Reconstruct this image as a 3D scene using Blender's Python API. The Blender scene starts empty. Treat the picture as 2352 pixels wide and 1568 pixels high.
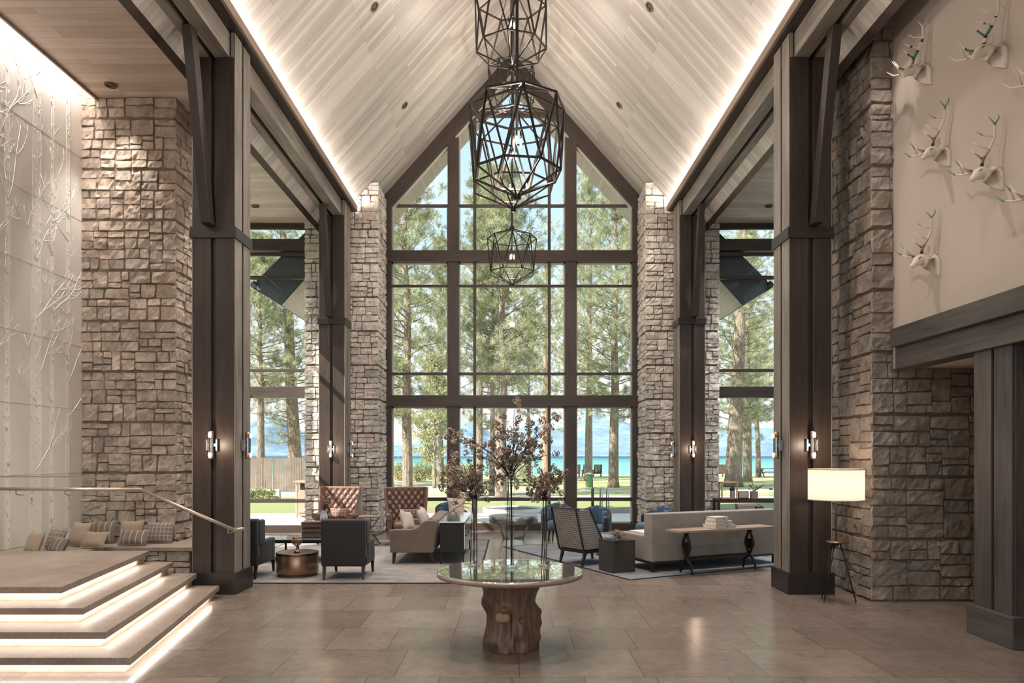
import bpy, math, random
import numpy as np
from mathutils import Vector, Matrix, noise
PI = math.pi
sc = bpy.context.scene
COL = sc.collection
F = 1600.0; H = 1.85; CX = 1176.0; HY = 1046.0
# ---------------------------------------------------------------- camera
cd = bpy.data.cameras.new('camera'); cam = bpy.data.objects.new('camera', cd); COL.objects.link(cam)
cam.location = (0, 0, H); cam.rotation_euler = (PI / 2, 0, 0)
cd.sensor_width = 36; cd.lens = 36 * F / 2352; cd.shift_y = (HY - 784) / 2352; cd.clip_end = 20000; cd.clip_start = .05
sc.camera = cam
# ---------------------------------------------------------------- sky, sun, exposure
sc.view_settings.view_transform = 'Standard'; sc.view_settings.look = 'None'
sc.view_settings.exposure = 0.5; sc.view_settings.gamma = 1; sc.view_settings.use_curve_mapping = False
w = bpy.data.worlds.new('sky'); sc.world = w; w.use_nodes = True
nt = w.node_tree; nt.nodes.clear()
tc = nt.nodes.new('ShaderNodeTexCoord'); sx = nt.nodes.new('ShaderNodeSeparateXYZ')
cr = nt.nodes.new('ShaderNodeValToRGB'); bg = nt.nodes.new('ShaderNodeBackground'); wo = nt.nodes.new('ShaderNodeOutputWorld')
nt.links.new(tc.outputs['Generated'], sx.inputs[0]); nt.links.new(sx.outputs[2], cr.inputs[0])
e = cr.color_ramp.elements; e[0].position = 0.0; e[0].color = (.93, .97, 1, 1); e[1].position = 1.0; e[1].color = (.30, .52, .82, 1)
for p, c in ((.12, (.86, .94, 1, 1)), (.3, (.60, .80, .95, 1)), (.55, (.46, .70, .92, 1))):
    q = e.new(p); q.color = c
cn = nt.nodes.new('ShaderNodeTexNoise'); cn.inputs['Scale'].default_value = 3.0; cn.inputs['Detail'].default_value = 6
mp = nt.nodes.new('ShaderNodeMapping'); mp.inputs['Scale'].default_value = (1, 1, 2.6)
nt.links.new(tc.outputs['Generated'], mp.inputs[0]); nt.links.new(mp.outputs[0], cn.inputs['Vector'])
cr2 = nt.nodes.new('ShaderNodeValToRGB'); cr2.color_ramp.elements[0].position = .5; cr2.color_ramp.elements[1].position = .68
cr2.color_ramp.elements[1].color = (.85, .85, .85, 1)
mx = nt.nodes.new('ShaderNodeMixRGB'); mx.inputs[2].default_value = (.97, .98, 1, 1)
nt.links.new(cn.outputs['Fac'], cr2.inputs[0]); nt.links.new(cr2.outputs[0], mx.inputs[0]); nt.links.new(cr.outputs[0], mx.inputs[1])
nt.links.new(mx.outputs[0], bg.inputs[0]); nt.links.new(bg.outputs[0], wo.inputs[0]); bg.inputs[1].default_value = .88
def light(name, kind, loc, energy, color=(1, 1, 1), direction=None, **k):
    l = bpy.data.lights.new(name, kind); l.energy = energy; l.color = color
    for a, b in k.items(): setattr(l, a, b)
    o = bpy.data.objects.new(name, l); COL.objects.link(o); o.location = loc
    if direction is not None: o.rotation_euler = Vector(direction).to_track_quat('-Z', 'Y').to_euler()
    return o
SUN = (1.0, 0.72, -0.95)
light('sun', 'SUN', (-30, -20, 40), 7.5, (1, .95, .86), SUN, angle=.009)
WARM = (1, .89, .80)
# cove strips along both eaves of the vault, the slot above the etched wall
for s in (-1, 1):
    o = light('cove_light', 'AREA', (s * 3.70, 6.2, 7.62), 270, WARM, (-s * .55, 0, 1), shape='RECTANGLE', size=.06, size_y=20.0)
    o.rotation_euler = Matrix(((0, 0, 1), (0, 0, 0), (0, 0, 0))).to_euler()
    z = Vector((s * 1.0, 0, -.25)).normalized(); y = Vector((0, 1, 0)); x = y.cross(z)
    o.rotation_euler = Matrix((x, y, z)).transposed().to_euler()
o = light('slot_light', 'AREA', (-6.60, 1.6, 7.72), 360, (1, .91, .84), shape='RECTANGLE', size=.12, size_y=18.2)
z = Vector((.12, 0, 1)).normalized(); y = Vector((0, 1, 0)); x = y.cross(z)
o.rotation_euler = Matrix((x, y, z)).transposed().to_euler()
# added fill lamp outside the rear glazing, emulating a brighter forecourt behind the viewer
light('rear_fill_light', 'AREA', (0, -9.4, 4.6), 360, (1, .98, .97), (0, 1, .05), shape='RECTANGLE', size=12, size_y=8)
cy = sc.cycles
cy.use_denoising = True; cy.max_bounces = 8; cy.diffuse_bounces = 4; cy.glossy_bounces = 3; cy.transmission_bounces = 7
cy.transparent_max_bounces = 12; cy.sample_clamp_indirect = 6; cy.caustics_reflective = False; cy.caustics_refractive = False
cy.use_adaptive_sampling = True; cy.adaptive_threshold = .02

# ---------------------------------------------------------------- helpers
def lin(*c):
    return tuple(((x / 255) / 12.92 if x / 255 <= .04045 else ((x / 255 + .055) / 1.055) ** 2.4) for x in c) + (1,)
def P(px, py, d): return Vector(((px - CX) * d / F, d, H - (py - HY) * d / F))
def fl(px, py, z=0):
    d = (H - z) * F / (py - HY); return Vector(((px - CX) * d / F, d, z))
class G:
    """collects shapes; one G becomes one mesh"""
    def __init__(s): s.v = []; s.f = []; s.uv = []; s.mi = []; s.c = []; s.sm = []; s.col = None; s.m = 0; s.s = False
    def face(s, idx, uv=None):
        idx = list(idx)
        s.f.append(tuple(idx)); s.uv.append(uv or [(0, 0)] * len(idx)); s.mi.append(s.m); s.c.append(s.col or (1, 1, 1)); s.sm.append(s.s)
    def quad(s, a, b, c, d, uv=None):
        n = len(s.v); s.v += [tuple(a), tuple(b), tuple(c), tuple(d)]
        if uv is None:
            a, b, c, d = map(Vector, (a, b, c, d)); l = (b - a).length; h = (d - a).length
            o = (a.x + a.y * .7, a.z + a.y * .3)
            uv = [(o[0], o[1]), (o[0] + l, o[1]), (o[0] + l, o[1] + h), (o[0], o[1] + h)]
            if h > l: uv = [(q[1], q[0]) for q in uv]
        s.face((n, n + 1, n + 2, n + 3), uv)
    def box(s, x0, x1, y0, y1, z0, z1, M=None):
        d = (x1 - x0, y1 - y0, z1 - z0); L = max(range(3), key=lambda i: abs(d[i]))
        P8 = [(x, y, z) for x in (x0, x1) for y in (y0, y1) for z in (z0, z1)]
        n = len(s.v); s.v += [tuple(M @ Vector(p)) if M else p for p in P8]
        off = (x0 * 1.7 + y0 * 2.3 + z0 * .9)
        for q, ax in (((0, 1, 3, 2), 0), ((4, 6, 7, 5), 0), ((0, 4, 5, 1), 1), ((2, 3, 7, 6), 1), ((0, 2, 6, 4), 2), ((1, 5, 7, 3), 2)):
            r = [i for i in range(3) if i != ax]
            if L in r: u = L; v = r[0] if r[1] == L else r[1]
            else: u, v = r
            s.face([n + i for i in q], [(P8[i][u] + off, P8[i][v] + off * .37) for i in q])
    def cbox(s, c, d, M=None): s.box(c[0] - d[0] / 2, c[0] + d[0] / 2, c[1] - d[1] / 2, c[1] + d[1] / 2, c[2] - d[2] / 2, c[2] + d[2] / 2, M)
    def hexa(s, p8):
        """eight corners: bottom four in order, top four in order"""
        n = len(s.v); s.v += [tuple(p) for p in p8]; V = [Vector(p) for p in p8]
        for q in ((3, 2, 1, 0), (4, 5, 6, 7), (0, 1, 5, 4), (1, 2, 6, 5), (2, 3, 7, 6), (3, 0, 4, 7)):
            l = (V[q[1]] - V[q[0]]).length; h = (V[q[3]] - V[q[0]]).length
            uv = [(0, 0), (l, 0), (l, h), (0, h)]
            if h > l: uv = [(b, a) for a, b in uv]
            s.face([n + i for i in q], uv)
    def bar(s, a, b, w, h=None, up=(0, 0, 1)):
        """rectangular bar from a to b"""
        a = Vector(a); b = Vector(b); h = h or w; t = (b - a).normalized(); up = Vector(up)
        if abs(t.dot(up)) > .98: up = Vector((0, 1, 0))
        x = t.cross(up).normalized() * w / 2; y = x.cross(t).normalized() * h / 2
        s.hexa([a - x - y, a + x - y, a + x + y, a - x + y, b - x - y, b + x - y, b + x + y, b - x + y])
    def tube(s, pts, r, n=8, cap=True, sq=1.0):
        pts = [Vector(p) for p in pts]; k = len(pts); rr = r if hasattr(r, '__len__') else [r] * k
        base = len(s.v); up = None; dist = 0
        old = s.s; s.s = True; L = [0]
        for i in range(1, k): L.append(L[-1] + (pts[i] - pts[i - 1]).length)
        for i in range(k):
            t = (pts[min(i + 1, k - 1)] - pts[max(i - 1, 0)]).normalized()
            if up is None: up = Vector((0, 0, 1)) if abs(t.z) < .9 else Vector((1, 0, 0))
            x = t.cross(up).normalized(); y = x.cross(t).normalized(); up = y
            for j in range(n):
                a = 2 * PI * j / n; s.v.append(tuple(pts[i] + (x * math.cos(a) + y * math.sin(a) * sq) * rr[i]))
        for i in range(k - 1):
            for j in range(n):
                q = (j + 1) % n; R = max(rr[0], .001) * 2 * PI / n
                s.face((base + i * n + j, base + i * n + q, base + (i + 1) * n + q, base + (i + 1) * n + j),
                       [(L[i], j * R), (L[i], (j + 1) * R), (L[i + 1], (j + 1) * R), (L[i + 1], j * R)])
        s.s = False
        if cap:
            s.face([base + j for j in reversed(range(n))]); s.face([base + (k - 1) * n + j for j in range(n)])
        s.s = old
    def lathe(s, prof, n=24, c=(0, 0, 0), cap=True, a0=0, a1=2 * PI):
        base = len(s.v); k = len(prof); full = abs(a1 - a0 - 2 * PI) < 1e-6; m = n if full else n + 1
        old = s.s; s.s = True
        for r, z in prof:
            for j in range(m):
                a = a0 + (a1 - a0) * j / n; s.v.append((c[0] + r * math.cos(a), c[1] + r * math.sin(a), c[2] + z))
        for i in range(k - 1):
            for j in range(n):
                q = (j + 1) % m
                s.face((base + i * m + j, base + i * m + q, base + (i + 1) * m + q, base + (i + 1) * m + j),
                       [(j * .05, prof[i][1]), (j * .05 + .05, prof[i][1]), (j * .05 + .05, prof[i + 1][1]), (j * .05, prof[i + 1][1])])
        s.s = False
        if cap and full:
            if prof[0][0] > 1e-4: s.face([base + j for j in reversed(range(m))])
            if prof[-1][0] > 1e-4: s.face([base + (k - 1) * m + j for j in range(m)])
        s.s = old
    def prism(s, poly, a, b, ax=1):
        """2-D polygon extruded along an axis (0 x, 1 y, 2 z); poly in the two other axes"""
        n = len(s.v); k = len(poly)
        def mk(p, t): return (t, p[0], p[1]) if ax == 0 else (p[0], t, p[1]) if ax == 1 else (p[0], p[1], t)
        s.v += [mk(p, a) for p in poly] + [mk(p, b) for p in poly]
        s.face(range(n, n + k), [(p[0], p[1]) for p in poly]); s.face(reversed(range(n + k, n + 2 * k)), [(p[0], p[1]) for p in reversed(poly)])
        for i in range(k):
            j = (i + 1) % k; l = math.dist(poly[i], poly[j])
            s.face((n + j, n + i, n + k + i, n + k + j), [(a, l), (a, 0), (b, 0), (b, l)])
    def pillow(s, w, h, t, M=None, n=8, pinch=.12):
        """soft square cushion lying in local xz, thick in y"""
        base = len(s.v); old = s.s; s.s = True
        for side in (1, -1):
            for i in range(n + 1):
                for j in range(n + 1):
                    u = i / n * 2 - 1; v = j / n * 2 - 1
                    k = (1 - abs(u) ** 2.6) * (1 - abs(v) ** 2.6); th = t / 2 * max(k, 0) ** .42
                    e = 1 - pinch * ((1 - v * v) * u * u if abs(u) > 0 else 0); e2 = 1 - pinch * ((1 - u * u) * v * v)
                    p = Vector((u * w / 2 * e, side * th, v * h / 2 * e2)); s.v.append(tuple(M @ p) if M else tuple(p))
        for sd in (0, 1):
            o = base + sd * (n + 1) ** 2
            for i in range(n):
                for j in range(n):
                    q = (o + i * (n + 1) + j, o + (i + 1) * (n + 1) + j, o + (i + 1) * (n + 1) + j + 1, o + i * (n + 1) + j + 1)
                    uv = [(i * w / n, j * h / n), ((i + 1) * w / n, j * h / n), ((i + 1) * w / n, (j + 1) * h / n), (i * w / n, (j + 1) * h / n)]
                    s.face(q if sd == 0 else q[::-1], uv if sd == 0 else uv[::-1])
        s.s = old
    def rbox(s, x0, x1, y0, y1, z0, z1, r=.03, k=3, M=None, bul=0.0):
        """box with rounded edges"""
        c = Vector(((x0 + x1) / 2, (y0 + y1) / 2, (z0 + z1) / 2)); hx = Vector(((x1 - x0) / 2, (y1 - y0) / 2, (z1 - z0) / 2)); r = min(r, min(hx) * .98)
        n = 2 * k + 2; base = len(s.v); idx = {}
        def ax(i, h):
            if i <= k: return -h + r + (-r * math.cos(i / k * PI / 2)) * 1.0, 0
            return h - r + r * math.sin((i - k - 1) / k * PI / 2), 0
        co = lambda i: (i / k - 1 if i <= k else (i - k - 1) / k)
        old = s.s; s.s = True
        def vert(i, j, l):
            key = (i, j, l)
            if key in idx: return idx[key]
            d = Vector((co(i), co(j), co(l)))
            cc = Vector((-hx.x + r if i <= k else hx.x - r, -hx.y + r if j <= k else hx.y - r, -hx.z + r if l <= k else hx.z - r))
            m = max(abs(d.x), abs(d.y), abs(d.z))
            dd = Vector((math.sin(d.x * PI / 4) , math.sin(d.y * PI / 4), math.sin(d.z * PI / 4)))
            if dd.length > 0: dd = dd.normalized()
            p = cc + dd * r
            if bul:
                q = p - Vector((0, 0, 0)); fx = 1 - (p.x / hx.x) ** 2; fy = 1 - (p.y / hx.y) ** 2; p = p + Vector((0, 0, (1 if p.z > 0 else 0) * bul * max(fx, 0) ** .5 * max(fy, 0) ** .5))
            p = p + c; s.v.append(tuple(M @ p) if M else tuple(p)); idx[key] = len(s.v) - 1; return idx[key]
        P3 = lambda i: s.v[i]
        def addf(q):
            a, b, cc_, d = [Vector(s.v[i]) for i in q]
            nn = (c_ - a if False else (cc_ - a).cross(d - b))
            au = max(range(3), key=lambda t: abs(nn[t])); r2 = [t for t in range(3) if t != au]
            s.face(q, [(s.v[i][r2[0]], s.v[i][r2[1]]) for i in q])
        N = n - 1
        for i in range(N):
            for j in range(N):
                addf((vert(0, i, j), vert(0, i, j + 1), vert(0, i + 1, j + 1), vert(0, i + 1, j)))
                addf((vert(N, i, j), vert(N, i + 1, j), vert(N, i + 1, j + 1), vert(N, i, j + 1)))
                addf((vert(i, 0, j), vert(i + 1, 0, j), vert(i + 1, 0, j + 1), vert(i, 0, j + 1)))
                addf((vert(i, N, j), vert(i, N, j + 1), vert(i + 1, N, j + 1), vert(i + 1, N, j)))
                addf((vert(i, j, 0), vert(i, j + 1, 0), vert(i + 1, j + 1, 0), vert(i + 1, j, 0)))
                addf((vert(i, j, N), vert(i + 1, j, N), vert(i + 1, j + 1, N), vert(i, j + 1, N)))
        s.s = old
    def mesh(s, name):
        me = bpy.data.meshes.new(name); me.from_pydata(s.v, [], s.f); 
        ul = me.uv_layers.new(name='UVMap'); ul.data.foreach_set('uv', np.array([c for f in s.uv for q in f for c in q], dtype=np.float32))
        me.polygons.foreach_set('use_smooth', s.sm)
        if any(s.mi): me.polygons.foreach_set('material_index', s.mi)
        if any(c != (1, 1, 1) for c in s.c):
            ca = me.color_attributes.new('tint', 'FLOAT_COLOR', 'CORNER')
            ca.data.foreach_set('color', np.array([x for f, c in zip(s.f, s.c) for _ in f for x in (*c, 1)], dtype=np.float32))
        me.validate(); me.update(); return me
def tag(o, label=None, cat=None, group=None, kind=None):
    if label: o['label'] = label
    if cat: o['category'] = cat
    if group: o['group'] = group
    if kind: o['kind'] = kind
    return o
def ob(name, g, m, parent=None, label=None, cat=None, group=None, kind=None, bevel=0, sub=0, loc=None, rz=0, solid=0):
    me = g.mesh(name) if isinstance(g, G) else g
    if not me.materials:
        for q in (m if isinstance(m, (list, tuple)) else [m]): me.materials.append(q)
    o = bpy.data.objects.new(name, me); COL.objects.link(o)
    if parent: o.parent = parent
    if loc is not None: o.location = loc
    o.rotation_euler.z = rz
    if solid:
        md = o.modifiers.new('solid', 'SOLIDIFY'); md.thickness = solid; md.offset = 0
    if bevel:
        md = o.modifiers.new('bevel', 'BEVEL'); md.width = bevel; md.segments = 2; md.limit_method = 'ANGLE'; md.angle_limit = .6
    if sub:
        md = o.modifiers.new('sub', 'SUBSURF'); md.levels = sub; md.render_levels = sub
    return tag(o, label, cat, group, kind)
def thing(name, label, cat, loc=(0, 0, 0), rz=0, group=None, kind=None):
    o = bpy.data.objects.new(name, None); COL.objects.link(o); o.location = loc; o.rotation_euler.z = rz; o.empty_display_size = .1
    return tag(o, label, cat, group, kind)
def struct(name, g, m, label=None, cat=None, parent=None, **k):
    return ob(name, g, m, parent, label, cat, kind='structure' if parent is None else None, **k)
def dup(o, loc=None, rz=None, label=None, group=None, scale=None, parent=None):
    c = o.copy(); COL.objects.link(c)
    if parent: c.parent = parent
    for ch in list(o.children): dup(ch, parent=c)
    if loc is not None: c.location = loc
    if rz is not None: c.rotation_euler.z = rz
    if scale is not None: c.scale = (scale,) * 3 if not hasattr(scale, '__len__') else scale
    if label: c['label'] = label
    if group: c['group'] = group
    return c

# ---------------------------------------------------------------- materials
class N:
    def __init__(s, name):
        s.m = bpy.data.materials.new(name); s.m.use_nodes = True; s.t = s.m.node_tree; s.b = s.t.nodes['Principled BSDF']; s.out = s.t.nodes['Material Output']
    def n(s, kind, **k):
        x = s.t.nodes.new('ShaderNode' + kind)
        for a, b in k.items():
            if a in x.inputs.keys(): x.inputs[a].default_value = b
            else: setattr(x, a, b)
        return x
    def l(s, a, b): s.t.links.new(a, b)
    def uv(s, scale=(1, 1, 1), obj=False):
        t = s.n('TexCoord'); m = s.n('Mapping'); m.inputs['Scale'].default_value = scale; s.l(t.outputs['Object' if obj else 'UV'], m.inputs[0]); return m.outputs[0]
    def noise(s, vec, scale, detail=4, rough=.55, dist=0):
        x = s.n('TexNoise'); x.inputs['Scale'].default_value = scale; x.inputs['Detail'].default_value = detail; x.inputs['Roughness'].default_value = rough; x.inputs['Distortion'].default_value = dist
        if vec is not None: s.l(vec, x.inputs['Vector'])
        return x.outputs['Fac']
    def ramp(s, fac, stops):
        r = s.n('ValToRGB'); e = r.color_ramp.elements
        e[0].position, e[0].color = stops[0][0], stops[0][1]; e[1].position, e[1].color = stops[-1][0], stops[-1][1]
        for p, c in stops[1:-1]: q = e.new(p); q.color = c
        s.l(fac, r.inputs[0]); return r.outputs[0]
    def mix(s, a, b, fac=.5, mode='MULTIPLY'):
        x = s.n('MixRGB', blend_type=mode)
        for i, q in ((1, a), (2, b), (0, fac)):
            if isinstance(q, (int, float, tuple)): x.inputs[i].default_value = q
            else: s.l(q, x.inputs[i])
        return x.outputs[0]
    def bump(s, h, strength=.3, dist=.01, nrm=None):
        x = s.n('Bump'); x.inputs['Strength'].default_value = strength; x.inputs['Distance'].default_value = dist; s.l(h, x.inputs['Height'])
        if nrm: s.l(nrm, x.inputs['Normal'])
        s.l(x.outputs[0], s.b.inputs['Normal']); return x.outputs[0]
    def set(s, col=None, rough=None, metal=None, **k):
        for key, v in (('Base Color', col), ('Roughness', rough), ('Metallic', metal), *k.items()):
            if v is None: continue
            if isinstance(v, (int, float, tuple)): s.b.inputs[key].default_value = v
            else: s.l(v, s.b.inputs[key])
        return s.m
def g4(v): return (v, v, v, 1)
def plain(name, col, rough=.6, metal=0, var=.12, scale=8, bump=0, **k):
    s = N(name); v = s.uv(obj=True); f = s.noise(v, scale, 5)
    c = s.ramp(f, [(.3, tuple(x * (1 - var) for x in col[:3]) + (1,)), (.7, tuple(min(x * (1 + var), 1) for x in col[:3]) + (1,))])
    s.set(c, rough, metal, **k)
    if bump: s.bump(s.noise(v, scale * 6, 3), bump, .004)
    return s.m
def timber(name, dark, light_, rough=.5, spec=.5):
    """sawn timber: grain along the U of its UVs, knots and saw marks"""
    s = N(name); v = s.uv((1.2, 22, 1)); f = s.noise(v, 1.0, 8, .65, .4); v2 = s.uv((3, 90, 1)); f2 = s.noise(v2, 1.0, 3)
    v3 = s.uv((.5, 1.6, 1)); f3 = s.noise(v3, 1.5, 2)
    m_ = s.mix(s.mix(f, f2, .35, 'MIX'), f3, .4, 'MIX')
    c = s.ramp(m_, [(.36, dark), (.5, tuple((a + b) / 2 for a, b in zip(dark, light_))), (.64, light_)])
    k = s.n('TexVoronoi'); k.inputs['Scale'].default_value = 1; s.l(s.uv((.9, 5, 1)), k.inputs['Vector'])
    kn = s.ramp(k.outputs['Distance'], [(.03, g4(.35)), (.09, g4(1))])
    s.set(s.mix(c, kn, 1.0), rough, 0)
    s.b.inputs['Specular IOR Level'].default_value = spec
    s.bump(s.mix(f, f2, .5, 'MIX'), .35, .006); return s.m
def planks(name, c1, c2, width=.1, length=1.7, rough=.45, gap=.0025):
    """boards: length along U, each board its own tone"""
    s = N(name); v = s.uv(); b = s.n('TexBrick', offset=.37, offset_frequency=3)
    b.inputs['Scale'].default_value = 1; b.inputs['Brick Width'].default_value = length; b.inputs['Row Height'].default_value = width
    b.inputs['Mortar Size'].default_value = gap; b.inputs['Mortar Smooth'].default_value = .3; b.inputs['Bias'].default_value = 0
    b.inputs['Color1'].default_value = c1; b.inputs['Color2'].default_value = c2; b.inputs['Mortar'].default_value = tuple(x * .45 for x in c1[:3]) + (1,)
    s.l(v, b.inputs['Vector'])
    g_ = s.noise(s.uv((1.0, 30, 1)), 1.0, 6, .6, .3); gr = s.ramp(g_, [(.3, g4(.86)), (.7, g4(1.08))])
    s.set(s.mix(b.outputs['Color'], gr, 1.0), rough); s.bump(b.outputs['Fac'], -.5, .004); return s.m
def glass_thin(name, tint=(.975, .99, .98, 1), refl=1.0):
    m = bpy.data.materials.new(name); m.use_nodes = True; t = m.node_tree; t.nodes.clear()
    o = t.nodes.new('ShaderNodeOutputMaterial'); mx_ = t.nodes.new('ShaderNodeMixShader'); a = t.nodes.new('ShaderNodeBsdfTransparent'); b = t.nodes.new('ShaderNodeBsdfGlossy')
    f = t.nodes.new('ShaderNodeMapRange'); lw = t.nodes.new('ShaderNodeLayerWeight'); lw.inputs[0].default_value = .5; t.links.new(lw.outputs['Facing'], f.inputs[0]); f.inputs[1].default_value = .55; f.inputs[2].default_value = 1.0; f.inputs[3].default_value = .012; f.inputs[4].default_value = .35; f.interpolation_type = 'SMOOTHERSTEP'; a.inputs[0].default_value = tint; b.inputs['Roughness'].default_value = .01
    b.inputs[0].default_value = (refl, refl, refl, 1)
    t.links.new(f.outputs[0], mx_.inputs[0]); t.links.new(a.outputs[0], mx_.inputs[1]); t.links.new(b.outputs[0], mx_.inputs[2]); t.links.new(mx_.outputs[0], o.inputs[0]); return m
def emit(name, col, s_):
    s = N(name); s.set(col, .5); s.b.inputs['Emission Color'].default_value = col; s.b.inputs['Emission Strength'].default_value = s_; return s.m
def weave(name, c1, c2, scale=60, rough=.9, bump=.3):
    s = N(name); v = s.uv(); k = s.n('TexChecker'); k.inputs['Scale'].default_value = scale; s.l(v, k.inputs['Vector'])
    f = s.noise(s.uv(obj=True), 3, 4); a = s.mix(c1, c2, k.outputs['Fac'], 'MIX'); s.set(s.mix(a, s.ramp(f, [(.3, g4(.82)), (.7, g4(1.1))]), 1.0), rough)
    s.b.inputs['Sheen Weight'].default_value = .2
    s.bump(s.noise(s.uv(obj=True), 260, 2), bump, .002); return s.m
def stone_mat():
    s = N('ledge_stone'); v = s.uv(obj=True); f = s.noise(v, 5, 8, .7); f2 = s.noise(v, 38, 6, .7); f3 = s.noise(v, 1.1, 3)
    a = s.n('VertexColor'); a.layer_name = 'tint'
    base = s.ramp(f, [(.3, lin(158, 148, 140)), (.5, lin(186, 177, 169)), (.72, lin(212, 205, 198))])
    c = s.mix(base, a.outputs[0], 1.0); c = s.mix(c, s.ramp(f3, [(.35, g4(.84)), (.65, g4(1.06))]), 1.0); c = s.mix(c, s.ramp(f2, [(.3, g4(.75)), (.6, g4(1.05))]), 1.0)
    s.set(c, .85); s.b.inputs['Specular IOR Level'].default_value = .25
    s.bump(s.mix(s.noise(v, 16, 8, .75), f2, .35, 'MIX'), .8, .03); return s.m
def floor_mat():
    s = N('floor_tile'); v = s.uv(); b = s.n('TexBrick', offset=.37, offset_frequency=3, squash=1.75, squash_frequency=2)
    b.inputs['Scale'].default_value = 1; b.inputs['Brick Width'].default_value = .60; b.inputs['Row Height'].default_value = .83
    b.inputs['Mortar Size'].default_value = .0032; b.inputs['Mortar Smooth'].default_value = .2
    b.inputs['Color1'].default_value = lin(140, 127, 117); b.inputs['Color2'].default_value = lin(122, 110, 101); b.inputs['Mortar'].default_value = lin(74, 66, 60); s.l(v, b.inputs['Vector'])
    o = s.uv(obj=True); f = s.noise(o, 2.2, 8, .7); f2 = s.noise(o, 26, 6, .75)
    c = s.mix(b.outputs['Color'], s.ramp(f, [(.32, g4(.80)), (.68, g4(1.08))]), 1.0); c = s.mix(c, s.ramp(s.noise(o, 11, 8, .8), [(.36, g4(.82)), (.56, g4(1.04))]), 1.0)
    s.set(c, .21); s.b.inputs['Specular IOR Level'].default_value = .45
    s.bump(b.outputs['Fac'], -.25, .004); return s.m
M = {}
M['stone'] = stone_mat(); M['joint'] = plain('stone_joint', lin(112, 100, 88), .95, var=.2)
M['floor'] = floor_mat()
M['vault'] = planks('vault_boards', lin(212, 205, 198), lin(176, 168, 161), .105, 1.9)
M['soffit'] = planks('aisle_boards', lin(220, 205, 193), lin(186, 168, 155), .125, 1.5)
M['softr'] = planks('porch_boards', lin(196, 184, 170), lin(176, 162, 148), .11, 2.2)
M['post'] = timber('dark_post_timber', lin(36, 28, 24), lin(68, 56, 49), .40)
M['beam'] = timber('weathered_beam_timber', lin(92, 85, 78), lin(160, 151, 141), .5)
M['grey'] = timber('grey_stained_timber', lin(50, 46, 44), lin(96, 90, 86), .55)
M['brown'] = timber('window_timber', lin(44, 36, 32), lin(78, 65, 57), .45)
M['cove'] = timber('cove_lip_timber', lin(125, 108, 95), lin(165, 145, 130), .55)
M['fascia'] = plain('fascia_metal', lin(78, 84, 86), .5, .2, .08)
M['base'] = plain('dark_base_steel', lin(52, 48, 46), .35, .3, .1)
M['plaster'] = plain('beige_plaster', lin(190, 178, 167), .9, 0, .03, 1.5)
M['pane'] = glass_thin('window_glass')
M['frame'] = plain('bronze_frame', lin(70, 58, 50), .4, .2, .08)
M['lightframe'] = plain('pale_stop', lin(190, 182, 170), .5, 0, .05)
# ================================================================ THE SETTING
R0 = random.Random(7)
RIDGE = 11.85; PT = 1.12
vz = lambda x: RIDGE - PT * abs(x)
YB = -9.0          # rear end of the hall
YW = 17.4          # lake window
YA = 16.8          # aisle windows
# floor
g = G(); g.quad((-9, YB, 0), (9, YB, 0), (9, 17.6, 0), (-9, 17.6, 0), uv=[(0, .12), (18, .12), (18, 26.72), (0, 26.72)])
g.box(-9, 9, YB, 17.6, -.2, -.001)
struct('floor', g, M['floor'], 'brown stone tile floor of the lodge lobby', 'floor')
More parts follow.
